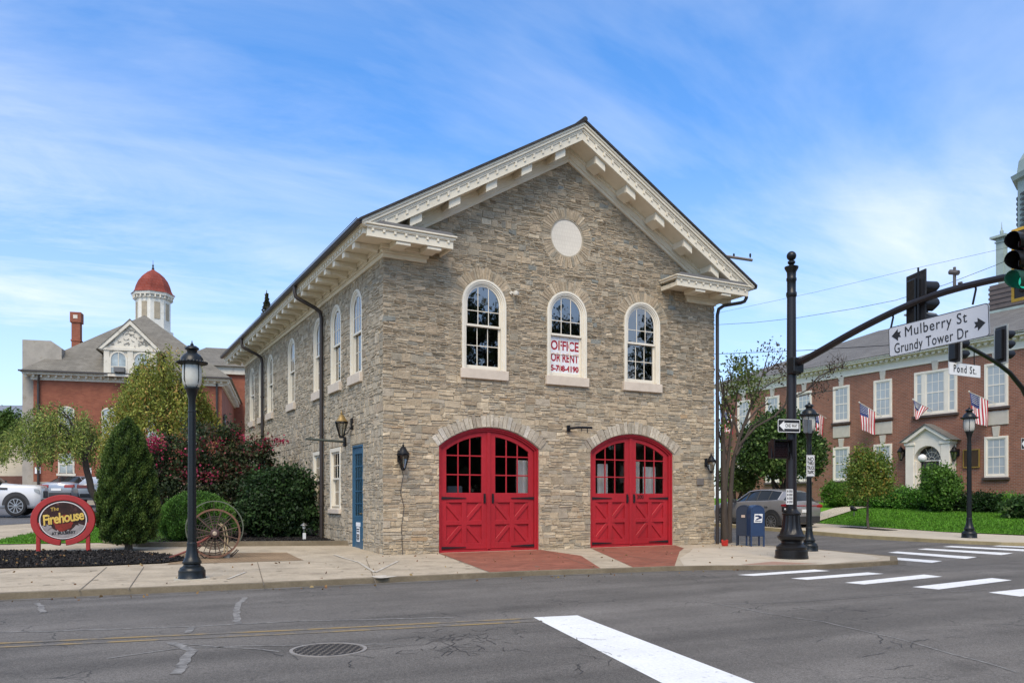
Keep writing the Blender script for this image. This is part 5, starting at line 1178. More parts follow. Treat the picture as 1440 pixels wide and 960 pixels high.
# mailboxes
usb=mat('post_blue',(.022,.048,.115),.45,var=.12,vs=3)
def mailbox(lab,loc,rz,mk,emblem,chute):
    t=thing('mailbox',lab,'mailbox',loc,rz,'mailboxes at the corner')
    n=14; zs,hw=1.03,.215
    out=[(-hw,.30),(-hw,zs)]+[(hw*math.sin(-PI/2+PI*i/n),zs+hw*math.cos(-PI/2+PI*i/n)) for i in range(1,n)]+[(hw,zs),(hw,.30)]
    MB().prism(out,idf,-.21,.21).build('body',mk,t,bevel=.012,smooth=30)
    m=MB(); m.ring(out,[(a*.93,(b-.3)*.94+.33) for a,b in out],idf,-.217,-.208); m.build('rim',mk,t)
    for sx in (-1,1):
        for sy in (-1,1): MB().box(sx*.195-.02,sx*.195+.02,sy*.19-.02,sy*.19+.02,0,.32).build('leg',mk,t)
    m=MB(); m.prism([(-.16,zs+.0),(-.13,zs+.10),(0,zs+.15),(.13,zs+.10),(.16,zs)],lambda a,b,d:(d,a,b),.20,.235); m.build('chute',mk,t) if chute else None
    if emblem:
        e=MB().prism([(-.12,.72),(.13,.72),(.15,.98),(-.10,.98)],idf,-.2245,-.2185).build('emblem_panel',wsh,t)
        m=MB(); m.prism([(-.075,.94),(.03,.945),(.12,.90),(.125,.85),(.03,.82),(-.02,.80),(-.085,.79),(-.03,.84),(.04,.87),(.0,.895),(-.08,.90)],idf,-.228,-.225); m.prism([(-.085,.755),(.10,.755),(.105,.775),(-.08,.775)],idf,-.228,-.225); m.build('eagle_emblem',mat('emblem_blue',(.015,.03,.09),.5),e)
    else:
        MB().prism([(-.06,.86),(.05,.86),(.05,.94),(-.06,.94)],idf,-.2225,-.2185).build('label_plate',mat('label_tan',(.5,.38,.3),.6),t)
    return t
p=onG(1067,767.5); mailbox('blue arched mailbox with a white eagle emblem on its front',(p[0],p[1]+.15,S(*p)),rad(-24),usb,True,True)
p=onG(1048,766.5); mailbox('darker navy mailbox standing left of the blue emblem mailbox',(p[0]+.05,p[1]+.1,S(*p)),rad(-50),mat('dark_navy',(.012,.018,.035),.5,var=.15),False,False)
# red and white litter at the corner
q=onG(1019,767); m=MB(); rr=random.Random(5)
for k in range(14): a=rr.uniform(0,6.3); m.tube([(.05*math.cos(a),.05*math.sin(a),.0),(.09*math.cos(a),.09*math.sin(a),rr.uniform(.05,.2))],.03,5)
tag(m.build('red_flower',mat('flower_red',(.5,.03,.02),.7),None),'small clump of red flowers at the foot of the bare tree','flower').location=(q[0],q[1],S(*q))
# ---------------------------------------------------------------- firehouse sign
pa,pb=onG(54,777),onG(124,776); ang=math.atan2(pb[1]-pa[1],pb[0]-pa[0]); mid=((pa[0]+pb[0])/2,(pa[1]+pb[1])/2); zz=S(*mid)+.02
fs=thing('firehouse_sign','round red framed Firehouse sign with gold lettering on two red posts','sign',(mid[0],mid[1],zz),ang)
sr=mat('sign_red',(.33,.018,.016),.5,var=.12,vs=3)
hx=math.hypot(pb[0]-pa[0],pb[1]-pa[1])/2; D=(mid[0]-CU)*FX+(mid[1]-CV)*FY
zc=CH+(HZ-731)/FPX*D-zz; rx,rz_=81/2/FPX*D,71.5/2/FPX*D
def ell(a,b,t0=0,t1=2*PI,n=48): return [(a*math.sin(t0+(t1-t0)*i/n),zc+b*math.cos(t0+(t1-t0)*i/n)) for i in range(n+(0 if t1-t0>6.28 else 1))]
MB().ring(ell(rx,rz_,-PI+.09,PI-.09),ell(rx*.785,rz_*.775,-PI+.09,PI-.09),idf,-.06,.06).build('ring_frame',sr,fs,bevel=.012,smooth=40)
for s in (-1,1): MB().box(s*hx-.045,s*hx+.045,-.04,.05,-.1,zc-.06).build('post',sr,fs,bevel=.01)
def disc(a,b,y0,y1,name,m_,par): o=MB(); o.prism(ell(a,b),idf,y0,y1); return o.build(name,m_,par)
pn=disc(rx*.80,rz_*.79,-.03,.03,'panel',mat('sign_dark',(.03,.012,.010),.5,var=.2),fs)
MB().ring(ell(rx*.735,rz_*.735),ell(rx*.70,rz_*.70),idf,-.045,-.031,closed=True).build('white_rim',mat('rim_white',(.60,.56,.54),.5,var=.06),pn)
art=mat('sign_painting',(.026,.009,.008),.85,var=.5,vs=6,wear=((.16,.06,.05),5.,.55,.7))
disc(rx*.70,rz_*.70,-.036,-.031,'painted_scene',art,pn)
m=MB(); q=random.Random(3)
bl=[(.50*rx*(1+.12*math.sin(5*t))*math.cos(t)*.62,zc-.07+.30*rz_*(1+.15*math.cos(4*t+1))*math.sin(t)) for t in [2*PI*i/24 for i in range(24)]]
m.prism(bl,idf,-.040,-.0362); m.build('red_shape',mat('sign_flame',(.20,.02,.010),.8,var=.4,vs=14),pn)
m=MB(); A=[(rx*.69*math.sin(t),zc+rz_*.69*math.cos(t)) for t in [PI*.60+PI*.80*i/20 for i in range(21)]]; B_=[(x*(.70+.10*math.sin(i*1.7)),zc+(z-zc)*(.62+.10*math.sin(i*2.3))) for i,(x,z) in enumerate(A)]
m.ring(A,B_,idf,-.0395,-.0363); m.build('pale_cloud',mat('sign_cloud',(.27,.24,.23),.6,var=.3,vs=12),pn)
gold=mat('gold_leaf',(.62,.42,.08),.4,var=.15,vs=10)
ROTT=Matrix.Rotation(rad(-9),3,'Y')@FRONT
ink=mat('sign_ink',(.02,.006,.005),.5,var=0)
letters('Firehouse','lettering_shadow',ink,pn,Vector((.012,-.043,zc+.045)),ROTT,.345,.0018,.12,.74,.90,.018)
letters('Firehouse','lettering',gold,pn,Vector((0,-.050,zc+.055)),ROTT,.345,.002,.12,.74,.90,.009)
letters('The','lettering',gold,pn,Vector((-.19,-.046,zc+.27)),ROTT,.13,.002,.2,.9)
letters('AT MULBERRY','lettering',blackflat,pn,Vector((.01,-.046,zc-.31)),Matrix.Rotation(rad(-4),3,'Y')@FRONT,.095,.002,0,.85,1.0,.003)
# ---------------------------------------------------------------- antique hose reel cart
p=onG(302,783); 
hc=thing('hose_reel_cart','old rusty hose reel wheel with wooden rim spokes and red drawbar','hose cart',(p[0],p[1],S(*p)+.01),rad(-8))
wood=mat('weathered_wood',(.15,.072,.042),.75,var=.3,vs=5,bump=.4,bs=30); rust=mat('rust_iron',(.05,.035,.027),.8,var=.4,vs=6); redw=mat('faded_red_wood',(.17,.04,.028),.7,var=.25)
def wheel(name,y,R_,rm,mat_r,mat_s,ns,sr_):
    m=MB(); A=[((R_)*math.cos(2*PI*i/44),R_+(R_)*math.sin(2*PI*i/44)) for i in range(44)]; B_=[((R_-rm)*math.cos(2*PI*i/44),R_+(R_-rm)*math.sin(2*PI*i/44)) for i in range(44)]
    m.ring(A,B_,idf,y-.025,y+.025,closed=True); o=m.build(name,mat_r,hc,smooth=40)
    s=MB()
    for k in range(ns): a=2*PI*k/ns+.26; s.tube([(.06*math.cos(a),y,R_+.06*math.sin(a)),((R_-rm)*math.cos(a),y,R_+(R_-rm)*math.sin(a))],sr_,6)
    s.build('spoke_set',mat_s,o); return o
wheel('wheel',-.38,.575,.042,wood,mat('dark_wood',(.085,.05,.035),.8,var=.4,vs=6),12,.014)
wheel('wheel',.45,.67,.026,mat('greened_iron',(.10,.11,.075),.7,var=.3),rust,14,.009)
m=MB(); m.tube([(0,-.46,.575),(0,.5,.66)],.035,8); m.build('axle',rust,hc)
m=MB(); fy=lambda x,y,z:(x,z,.575+y)
m.lathe([(.04,-.47),(.10,-.45),(.11,-.36),(.09,-.30)],n=16,fn=fy); m.build('hub',mat('hub_dark',(.06,.03,.025),.6),hc,smooth=40); MB().lathe([(.03,-.49),(.05,-.485),(.05,-.471)],n=12,fn=fy).build('hub_cap',mat('hub_brass',(.45,.35,.25),.45,.5),hc)
m=MB()
for y in (-.22,.28):
    for r_ in (.20,.27,.33,.385): m.tube([(r_*math.cos(a),y,.575+r_*math.sin(a)) for a in [PI*2*i/28 for i in range(29)]],.010,5)
    for k in range(8): a=k*PI/4; m.tube([(.1*math.cos(a),y,.575+.1*math.sin(a)),(.39*math.cos(a),y,.575+.39*math.sin(a))],.010,5)
m.build('hose_reel',rust,hc)
m=MB()
for dx in (.18,.24): m.tube([(dx-.12,-.30,.80),(dx,-.34,.72),(dx+.05,-.34,.45),(dx+.03,-.34,.12),(dx-.05,-.30,.03)],.018,6)
m.build('wooden_bow',mat('pale_wood',(.34,.26,.15),.8,var=.2),hc)
m=MB(); m.tube([(-.05,-.30,.55),(-.28,-.42,.40),(-.55,-.45,.28)],.03,8); m.tube([(-.30,-.33,.30),(-.62,-.36,.16),(-.98,-.40,.03)],.022,8); m.tube([(-.35,.1,.30),(-.62,-.2,.16),(-.95,-.36,.03)],.022,8); m.tube([(-.42,-.42,.33),(-.36,-.42,.12)],.02,6); m.build('drawbar',redw,hc)
m=MB()
for z in (.06,.11): m.tube([(-.25,-.30,z+.02),(.0,-.34,z),(.28,-.30,z+.05)],.014,6)
m.tube([(.25,-.3,.1),(.36,-.32,.05),(.50,-.34,.19)],.012,5); m.tube([(.32,-.3,.06),(.42,-.32,.05),(.53,-.30,.17)],.012,5); m.tube([(-.32,-.28,.08),(-.22,-.32,.0),(-.1,-.3,.06)],.014,5); m.tube([(-.3,-.3,.15),(-.1,-.3,-.0),(.2,-.3,.02),(.4,-.25,.02)],.014,5)
m.build('frame',rust,hc)
m=MB(); m.lathe([(.02,-.1),(.07,-.08),(.08,0),(.05,.06)],n=10,fn=lambda x,y,z:(x+.27,-.28+y,.06+z)); m.build('iron_weight',mat('bleached_iron',(.30,.28,.24),.8),hc,smooth=40)
# low path light in the planting bed
p=(-.95,4.35); t=thing('path_light','small silver path light standing in the mulch below the bushes','path light',(p[0],p[1],S(*p)+.05))
st=mat('zinc',(.22,.22,.21),.4,.7); MB().lathe([(.014,0),(.014,.36)],n=8).build('stem',st,t); MB().lathe([(.04,.36),(.045,.38),(.045,.45),(.035,.46)],n=14).build('lamp_glass',glassw,t); MB().lathe([(.105,.455),(.095,.475),(.03,.52),(.015,.54)],n=16).build('cap',st,t,smooth=40); MB().box(-.045,.045,-.05,-.035,.06,.24).build('tag_plate',wsh,t)
# ---------------------------------------------------------------- cars
tyre=mat('tyre_rubber',(.018,.018,.019),.85,var=.1); rimm=mat('alloy_rim',(.36,.36,.37),.3,.8,var=.05); cglass=mat('car_glass',(.016,.019,.021),.08,var=.2,vs=.8,spec=.35)
chrome=mat('chrome',(.6,.6,.6),.15,1.,var=0); clad=mat('dark_cladding',(.03,.03,.032),.6); rlight=mat('tail_light',(.28,.012,.016),.15,var=.05,coat=.6); hlight=mat('head_light',(.30,.32,.34),.1,var=.1,spec=.8)
def car(name,lab,cat,loc,rz,st,gl,wsh_,paint,wx,wr,hw,rows=None,extra=None):
    """st: stations nose to tail (x,zb,zs,zr,wb,ws,wr); gl: station spans with side glass; wsh_: spans glazed across the top"""
    t=thing(name,lab,cat,loc,rz)
    b=MB(); g=MB(); R_=[]
    for x,zb,zs,zr,wb,ws,wr_ in st:
        zmid=(zb+zs)/2+.06
        half=[(wb*.85,zb),(wb,zb+.10),(ws,zmid),(ws*.985,zs-.05),(ws*.955,zs),(wr_,zr-.02),(wr_*.86,zr+.015)]
        R_.append([(x,y,z) for y,z in half]+[(x,0,zr+.035)]+[(x,-y,z) for y,z in half[::-1]])
    n=len(R_[0]); V_=[p for r in R_ for p in r]; FB=[];FG=[]
    for i in range(len(st)-1):
        for k in range(n-1):
            f=(i*n+k,i*n+k+1,(i+1)*n+k+1,(i+1)*n+k)
            side=k in (4,n-6); topf=k in (5,6,7,8,n-7)
            if (side and i in gl) or (k in (4,5,6,7,8,9) and i in wsh_): FG.append(f)
            else: FB.append(f)
        FB.append((i*n+n-1,i*n,(i+1)*n,(i+1)*n+n-1))
    FB.append(tuple(range(n))); FB.append(tuple(range((len(st)-1)*n,len(st)*n))[::-1])
    b.add(V_,FB); g.add(V_,FG)
    body=b.build('body',paint,t,smooth=50); go=g.build('window_glass',cglass,t,smooth=50)
    pl=MB(); pb=MB()
    for i in sorted(set(gl)|{j+1 for j in gl}):
        for s in (4,n-5):
            e=5 if s==4 else n-6
            if i in gl and i-1 in gl and not (extra or {}).get('pillars',True): continue
            (pb if (i in gl and i-1 in gl) else pl).tube([R_[i][s],R_[i][e]],.02,5)
    for s in (5,n-6): pl.tube([R_[i][s] for i in range(min(gl),max(gl)+2)],.03,5)
    pl.build('pillar',paint,t); pb.build('door_post',clad,t) if pb.V else None
    for x in wx:
        for s in (-1,1):
            y=s*hw
            a=MB(); a.ring([((wr+.10)*math.cos(a_),wr+.03+(wr+.10)*math.sin(a_)) for a_ in [PI*i/16 for i in range(17)]],[(wr*.2*math.cos(a_),wr+.03+wr*.2*math.sin(a_)) for a_ in [PI*i/16 for i in range(17)]],lambda p_,q_,d,x=x,y=y,s=s:(x+p_,y+s*d,q_),-.04,.012); a.build('wheel_arch',clad,t)
            w_=MB(); fn=lambda a_,b_,c_,x=x,y=y,s=s:(x+a_,y+s*c_,wr+b_)
            w_.lathe([(wr*.68,.03),(wr*.72,.035),(wr*.94,.03),(wr,.0),(wr,-.16),(wr*.9,-.19)],n=28,fn=fn); wo_=w_.build('wheel',tyre,t,smooth=40)
            r_=MB(); r_.ring([(wr*.71*math.cos(PI*j/14),wr*.71*math.sin(PI*j/14)) for j in range(28)],[(wr*.64*math.cos(PI*j/14),wr*.64*math.sin(PI*j/14)) for j in range(28)],fn,.03,.04,closed=True)
            for k in range(10): a_=2*PI*k/10; r_.prism([(wr*.12,-.014),(wr*.66,-.020),(wr*.66,.020),(wr*.12,.014)],lambda p_,q_,d,a_=a_:fn(p_*math.cos(a_)-q_*math.sin(a_),p_*math.sin(a_)+q_*math.cos(a_),d),.010,.032)
            r_.lathe([(wr*.16,.0),(wr*.16,.038),(.01,.042)],n=14,fn=fn); r_.build('rim',rimm,wo_)
    return t,R_
# stations: x, zb, zs, zr, wb, ws, wr
SUVS=[(0,.42,.70,.72,.60,.62,.5),(.10,.30,.84,.86,.78,.78,.66),(.45,.24,.95,.98,.84,.90,.72),(1.0,.22,1.02,1.06,.86,.925,.72),(1.45,.22,1.06,1.10,.86,.925,.72),(2.15,.22,1.13,1.53,.86,.925,.62),(2.75,.22,1.16,1.60,.86,.925,.64),(3.35,.22,1.19,1.60,.86,.925,.63),(3.85,.24,1.23,1.55,.86,.92,.62),(4.12,.26,1.24,1.50,.86,.91,.60),(4.38,.32,1.12,1.17,.84,.88,.66),(4.48,.40,1.02,1.05,.78,.84,.70),(4.50,.45,.9,.92,.75,.80,.68)]
grey=mat('silver_grey_paint',(.29,.28,.285),.28,.35,var=.06,coat=.6)
rp=onG(1088,744.5,-.12); 
cx_,cy_=rp[0]+.74,rp[1]+3.72
t,_=car('parked_suv','silver grey suv parked at the kerb behind the mailboxes','suv',(cx_,cy_,T(cx_,cy_-2)-.12),rad(-90),SUVS,(4,5,6,7),(4,9),grey,(.92,3.58),.36,.915)
t.rotation_euler=(0,rad(-1.7)*-1,rad(-90)); t.scale=(1.05,1.0,1.05)
m=MB()
for s in (-1,1): m.prism([(4.02,1.00),(4.46,.93),(4.50,.96),(4.50,1.04),(4.35,1.10),(4.05,1.06)],lambda a,b,d,s=s:(a,s*d,b),.58,.925)
m.box(4.47,4.51,-.6,.6,1.0,1.04)
m.build('tail_light',rlight,t,bevel=.01)
m=MB()
for s in (-1,1): m.box(.9,4.1,s*.90-.03,s*.90+.03,.24,.42)
m.box(4.40,4.53,-.78,.78,.36,.62); m.build('cladding',clad,t,bevel=.02)
m=MB().box(4.5,4.52,-.26,.26,.76,.88); m.build('number_plate',wsh,t)
for s in (-1,1):
    m=MB(); m.box(1.55,1.72,s*1.02-.09,s*1.02+.09,1.05,1.19); m.build('mirror',clad,t,bevel=.03)
m=MB()
for s in (-1,1):
    for x in (2.35,3.2): m.box(x,x+.18,s*.93-.02,s*.93+.02,.93,.96)
m.build('door_handle',chrome,t)
# white pickup at the left
TRK=[(0,.42,1.05,1.08,.80,.82,.74),(.06,.36,1.12,1.16,.86,.88,.78),(.3,.30,1.14,1.19,.88,.94,.80),(1.0,.30,1.15,1.20,.88,.94,.76),(1.5,.30,1.18,1.24,.88,.94,.76),(2.15,.30,1.2,1.76,.88,.94,.62),(2.8,.30,1.2,1.82,.88,.94,.64),(3.5,.30,1.22,1.80,.88,.94,.62),(3.75,.30,1.22,1.26,.88,.94,.8),(5.3,.36,1.22,1.25,.86,.92,.8)]
wpaint=mat('white_car_paint',(.72,.72,.73),.25,var=.04,coat=.5)
def place(pxw,pyb,Y): return atY(pxw,pyb,Y)
w0=place(22,725.5,34.); hd_=rad(180-7)
co,si=math.cos(hd_),math.sin(hd_); wx_,wy_=.95,.93       # put the near front wheel (local y=+) where it stands
t,_=car('pickup_truck','white pickup truck with dark wheel arches parked at the left edge','pickup truck',(w0[0]-(co*wx_-si*wy_),w0[1]-(si*wx_+co*wy_),w0[2]),hd_,TRK,(5,6),(4,7),wpaint,(.95,4.2),.40,.93)
t.scale=(1,1,1.1)
for s in (-1,1):
    m=MB(); m.prism([(.05,.86),(.42,.98),(.45,1.06),(.10,1.04)],lambda a,b,d,s=s:(a,s*d,b),.60,.925); m.build('headlight',hlight,t,bevel=.01)
m=MB(); m.box(-.05,.25,-.85,.85,.38,.66); m.box(-.03,.1,-.5,.5,.70,.98); m.build('bumper',clad,t,bevel=.03)
for s in (-1,1): MB().box(1.65,1.85,s*1.05-.1,s*1.05+.1,1.2,1.4).build('mirror',clad,t,bevel=.03)
MB().box(1.25,1.75,.935,.955,1.02,1.09).build('fender_vent',clad,t); MB().box(1.25,1.75,-.955,-.935,1.02,1.09).build('fender_vent',clad,t)
# saloons facing away
SED=[(0,.40,.62,.64,.6,.62,.5),(.12,.28,.72,.75,.76,.78,.64),(.6,.22,.84,.88,.82,.88,.70),(1.2,.2,.92,.96,.84,.90,.70),(1.9,.2,.94,1.36,.84,.90,.56),(2.6,.2,.96,1.44,.84,.90,.57),(3.2,.2,.98,1.40,.84,.90,.56),(3.95,.22,1.02,1.08,.84,.89,.64),(4.4,.26,1.02,1.06,.82,.87,.70),(4.62,.34,.96,.99,.78,.82,.68),(4.68,.42,.82,.84,.74,.78,.66)]
def sedan(name,lab,cat,px,py,Y,rz,paint,st=SED,cols=rlight):
    c=atY(px,py,Y); x0=4.62
    co,si=math.cos(rz),math.sin(rz)
    t,_=car(name,lab,cat,(c[0]-co*x0,c[1]-si*x0,c[2]),rz,st,(4,5),(3,6),paint,(.9,3.65),.32,.90)
    m=MB()
    for s in (-1,1): m.prism([(4.45,.80),(4.70,.78),(4.70,.93),(4.5,.97)],lambda a,b,d,s=s:(a,s*d,b),.40,.86)
    m.build('tail_light',cols,t,bevel=.01); MB().box(4.69,4.71,-.26,.26,.62,.75).build('number_plate',wsh,t); MB().box(4.5,4.72,-.74,.74,.34,.52).build('bumper',clad,t,bevel=.02)
    return t
sedan('parked_sedan','grey sedan with red tail lamps seen from behind above the round red sign','sedan',80,706,43,rad(-90-24),mat('grey_car_paint',(.32,.34,.37),.3,.4,var=.05,coat=.5))
sedan('parked_car','silver white hatchback partly hidden behind the conical evergreen','car',136,709,39,rad(-90-14),mat('silver_white_paint',(.60,.61,.62),.3,.2,var=.04,coat=.5),st=[(x,a,b,(c if x<3 else (1.42 if x<3.8 else (1.32 if x<4.2 else c))),d,e,f) for x,a,b,c,d,e,f in SED])
# ---------------------------------------------------------------- plants
leaf=leafmat('leaf'); bark=mat('bark',(.085,.068,.052),.9,var=.3,vs=5,bump=.8,bs=18,stretch=(1,1,.25)); darkbark=mat('dark_bark',(.045,.035,.028),.9,var=.3,vs=5,bump=.6,bs=18)
def lobed(t,prof,n,size,pal,seed,lump=.09,name='foliage',up=.9,core=.80,cm=None,sq=1.):
    """clipped evergreen: leaf sprays over a lumpy surface of revolution"""
    r=np.random.default_rng(seed); zs=np.array([p[1] for p in prof]); rs=np.array([p[0] for p in prof])
    z=r.uniform(zs[0],zs[-1],n*3); rr=np.interp(z,zs,rs); keep=r.uniform(0,rs.max(),n*3)<rr+.05; z=z[keep][:n]; rr=rr[keep][:n]; m=len(z)
    a=r.uniform(0,2*PI,m)
    lum=np.zeros(m)
    for k in range(9): lum+=np.sin(a*r.integers(3,15)+z*r.uniform(3,13)/max(.4,rs.max())*.8*r.choice([-1,1])+r.uniform(0,6))*.33
    dep=r.uniform(0,1,m)**2
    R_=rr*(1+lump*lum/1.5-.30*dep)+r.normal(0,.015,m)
    P=np.stack([R_*np.cos(a),R_*np.sin(a),z+r.normal(0,.03,m)],1)
    ori=np.stack([np.cos(a)*.55,np.sin(a)*.55,np.full(m,up)],1)
    leafcloud(name,P,size,pal,leaf,t,seed+1,2.2,clump=np.clip(.5+.28*lum-.25*dep+r.normal(0,.12,m),0,.999),ori=ori)  # deep leaves and hollows take darker colours: shade put into the leaf colour
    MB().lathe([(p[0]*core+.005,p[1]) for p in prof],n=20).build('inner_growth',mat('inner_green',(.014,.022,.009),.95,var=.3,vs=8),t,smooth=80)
ap=onG(174,774); t=thing('conical_evergreen','tall dense conical evergreen in the mulch bed beside the round red sign','evergreen',(ap[0]+.09,ap[1]+.05,S(*ap)))
GP=[((.022,.045,.011),3),((.040,.078,.016),4),((.066,.115,.022),4),((.10,.155,.03),3),((.145,.20,.045),1.2)]
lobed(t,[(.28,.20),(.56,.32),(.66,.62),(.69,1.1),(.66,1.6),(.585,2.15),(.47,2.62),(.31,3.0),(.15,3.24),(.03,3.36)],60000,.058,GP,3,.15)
MB().tube([(0,0,-.1),(.02,.01,.2),(.0,.0,.8)],[.10,.075,.05],8).tube([(.1,-.05,-.1),(.07,-.02,.15),(.03,.0,.5)],[.05,.045,.03],6).build('trunk',bark,t)
bp=onG(278,757,zf=S); D=23.5; t=thing('ball_shrub','round clipped bright green shrub behind the hose reel wheel','shrub',(-3.75,5.75,S(-3.75,5.75)))
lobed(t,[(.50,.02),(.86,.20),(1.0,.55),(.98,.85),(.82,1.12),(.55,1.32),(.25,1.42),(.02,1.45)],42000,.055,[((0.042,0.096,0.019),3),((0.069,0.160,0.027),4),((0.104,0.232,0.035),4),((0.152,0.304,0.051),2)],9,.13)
def plant(name,lab,cat,loc,blobs,ncl,per,spread,size,pal,seed,trunks=(),shell=.5,group=None,low=-1.,bk=None,extra=None,part='foliage',elong=1.6,flat=.2):
    t=thing(name,lab,cat,loc,0,group)
    P,K=blobpts(blobs,ncl,per,spread,seed,shell,low); leafcloud(part,P,size,pal,leaf,t,seed+1,elong,clump=K,flat=flat)
    if trunks:
        m=MB()
        for base,tips,r0,sd in trunks: limbs(m,base,tips,r0,sd)
        m.build('trunk',bk or bark,t,smooth=60)
    return t
# crape myrtle with red flowers, dark bush against the wall
DK=[((0.023,0.037,0.017),3),((0.037,0.059,0.023),4),((0.056,0.083,0.029),3),((0.081,0.099,0.041),1.6),((0.086,0.056,0.036),.8)]
mp_=(-3.15,9.6); t=plant('crape_myrtle','wide dark leaved crape myrtle with pink red flower sprays against the stone side wall','shrub',(mp_[0],mp_[1],S(*mp_)),
  [(-.1,0,1.5,1.6,1.2,1.15),(1.0,-.1,1.5,1.2,1.0,1.2),(-.9,0,2.3,1.0,.9,.9),(.3,0,2.7,1.1,1.0,.9),(1.6,-.1,2.3,.9,.8,.8),(-1.5,-.2,1.1,.7,.7,.7),(.3,-.4,.8,1.7,.9,.7),(1.9,-.3,2.9,.4,.3,.35),(-.2,-.1,3.4,.4,.4,.3),(.9,-.2,3.5,.35,.3,.3)],640,46,.15,.10,DK,21,
  [((0,0,0),[((-1.3,0,2.6),.015),((-.6,.2,3.1),.015),((.2,-.2,3.3),.015),((.9,.1,3.2),.015),((1.8,-.1,2.5),.015)],.06,2)],.35)
def flowers(par,cl,seed,size,pal,per=70,sp=.15,name='blossoms'):
    r=np.random.default_rng(seed); P=np.concatenate([np.array(c)+r.normal(0,1,(per,3))*np.array([sp*1.4,sp,sp*.7]) for c in cl]); leafcloud(name,P,size,pal,leaf,par,seed+1,1.3)
q=random.Random(6); cl=[(-2.4+q.uniform(-.2,.5),q.uniform(-.6,.3),1.75+q.uniform(-.25,.25)) for _ in range(9)]+[(-1.6+q.uniform(-.5,.5),q.uniform(-.8,.3),2.5+q.uniform(-.4,.6)) for _ in range(10)]+[(-2.0+q.uniform(-.4,.6),q.uniform(-.6,.3),.95+q.uniform(-.3,.3)) for _ in range(7)]+[(.9+q.uniform(-.3,.3),-.3,3.3),(.5,-.4,3.1),(2.3,-.2,3.2),(2.0,-.5,2.9),(1.4,-.6,2.1),(-.5,-.9,2.6),(-.4,-.9,2.0),(.2,-1.,1.9)]
flowers(t,cl,31,.075,[((.42,.035,.10),3),((.32,.025,.065),3),((.50,.085,.17),2),((.2,.05,.04),1)])
cl=[(q.uniform(-1.2,2.2),-.8+q.uniform(-.3,.5),q.uniform(1.6,3.3)) for _ in range(14)]; flowers(t,cl,35,.07,[((.16,.035,.03),2),((.11,.04,.028),3)],34,.16,'blossoms')
m=MB(); m.tube([(1.2,-.2,2.3),(1.9,-.5,2.95),(2.5,-.8,3.12)],[.02,.012,.006],5); m.build('branch',bark,t); flowers(t,[(2.45,-.78,3.15),(2.6,-.85,3.12)],36,.06,[((.30,.02,.06),1)],40,.07); 
bp=(-1.22,6.6); plant('dark_bush','dense dark green bush by the downpipe on the stone side wall','bush',(bp[0],bp[1],S(*bp)),[(0,0,1.0,1.05,.95,1.0),(.35,-.2,1.45,.75,.75,.8),(-.35,0,1.5,.7,.7,.65),(.4,-.3,.6,.85,.7,.6),(-.6,-.3,.7,.7,.6,.6)],520,52,.12,.10,[((0.012,0.027,0.009),3),((0.021,0.046,0.014),4),((0.033,0.071,0.019),3),((0.052,0.104,0.030),1.6)],41,[((0,0,0),[((-.5,0,1.4),.01),((.4,-.1,1.6),.01),((0,.1,1.7),.01)],.04,4)],.55)
# weeping trees before the red hall
def weeping(lab,loc,W_,H_,low,seed,n,pal,size=.13,skew=0,base=(0,0)):
    t=thing('weeping_tree',lab,'tree',loc); r=np.random.default_rng(seed); q=random.Random(seed)
    P=[];K=[]; tips=[]
    for k in range(n):
        a=r.uniform(0,2*PI); rr=math.sqrt(r.uniform(0,1)); x=W_*rr*math.cos(a)+skew*(1-rr); y=W_*.8*rr*math.sin(a); top=H_-(H_*.42)*rr**2.2*r.uniform(.8,1.15)-r.uniform(0,.5)+H_*.07*math.sin(a*4+rr*5+seed)
        if r.uniform()<.33 or math.sin(a*3+seed)+math.sin(rr*7+a*2)*.8<-.55: continue
        L_=r.uniform(.35,1.)*(top-low(x))*r.choice([.45,.8,1.]); m=max(6,int(L_/.055)); s=np.linspace(0,1,m)
        sway=r.normal(0,.16,2); c=r.uniform(0,1)
        P.append(np.stack([x*(1+.10*s)+sway[0]*s+r.normal(0,.06,m),y*(1+.1*s)+sway[1]*s+r.normal(0,.06,m),top-L_*s+r.normal(0,.04,m)],1)); K.append(np.full(m,c))
        if k%26==0: tips.append(((x*.95,y*.95,top),.012))
    leafcloud('foliage',np.concatenate(P),size,pal,leaf,t,seed,2.4,clump=np.concatenate(K),drop=1.1)
    m=MB(); hub=(skew*.3,0,H_*.52)
    limbs(m,(base[0],base[1],-.1),[((hub[0]+base[0]*.55,hub[1]+base[1]*.55,hub[2]),.13)],.17,seed,.05); hub=(hub[0]+base[0]*.55,hub[1]+base[1]*.55,hub[2])
    for tp,ra in tips[:18]: 
        b=Vector(hub); e=Vector(tp); mid=b.lerp(e,.5)+Vector((0,0,H_*.14)); m.tube([b,b.lerp(mid,.5)+Vector((0,0,.1)),mid,mid.lerp(e,.6)+Vector((0,0,.1)),e],[.07,.055,.04,.022,.01],6)
    m.build('trunk',darkbark,t,smooth=60); return t
YG=[((0.126,0.160,0.034),3),((0.202,0.244,0.047),4),((0.287,0.318,0.060),4),((0.403,0.370,0.076),2),((0.437,0.269,0.083),.8)]
c=atY(232,690,32.5); weeping('tall weeping tree with yellow green foliage in front of the white dormer',(c[0],c[1],S(c[0],c[1])),2.3,6.75,lambda x:2.2 if x<-.6 else 2.9,51,2200,YG,.115,.2)
c=atY(82,690,36); weeping('lower weeping tree in front of the left windows of the red brick hall',(c[0],c[1],S(c[0],c[1])),2.6,4.85,lambda x:2.2+.25*math.sin(x*4),57,2300,[((0.122,0.163,0.044),3),((0.195,0.260,0.059),4),((0.276,0.341,0.073),3),((0.390,0.374,0.106),1.2)],.115,0,(1.9,-1.0))
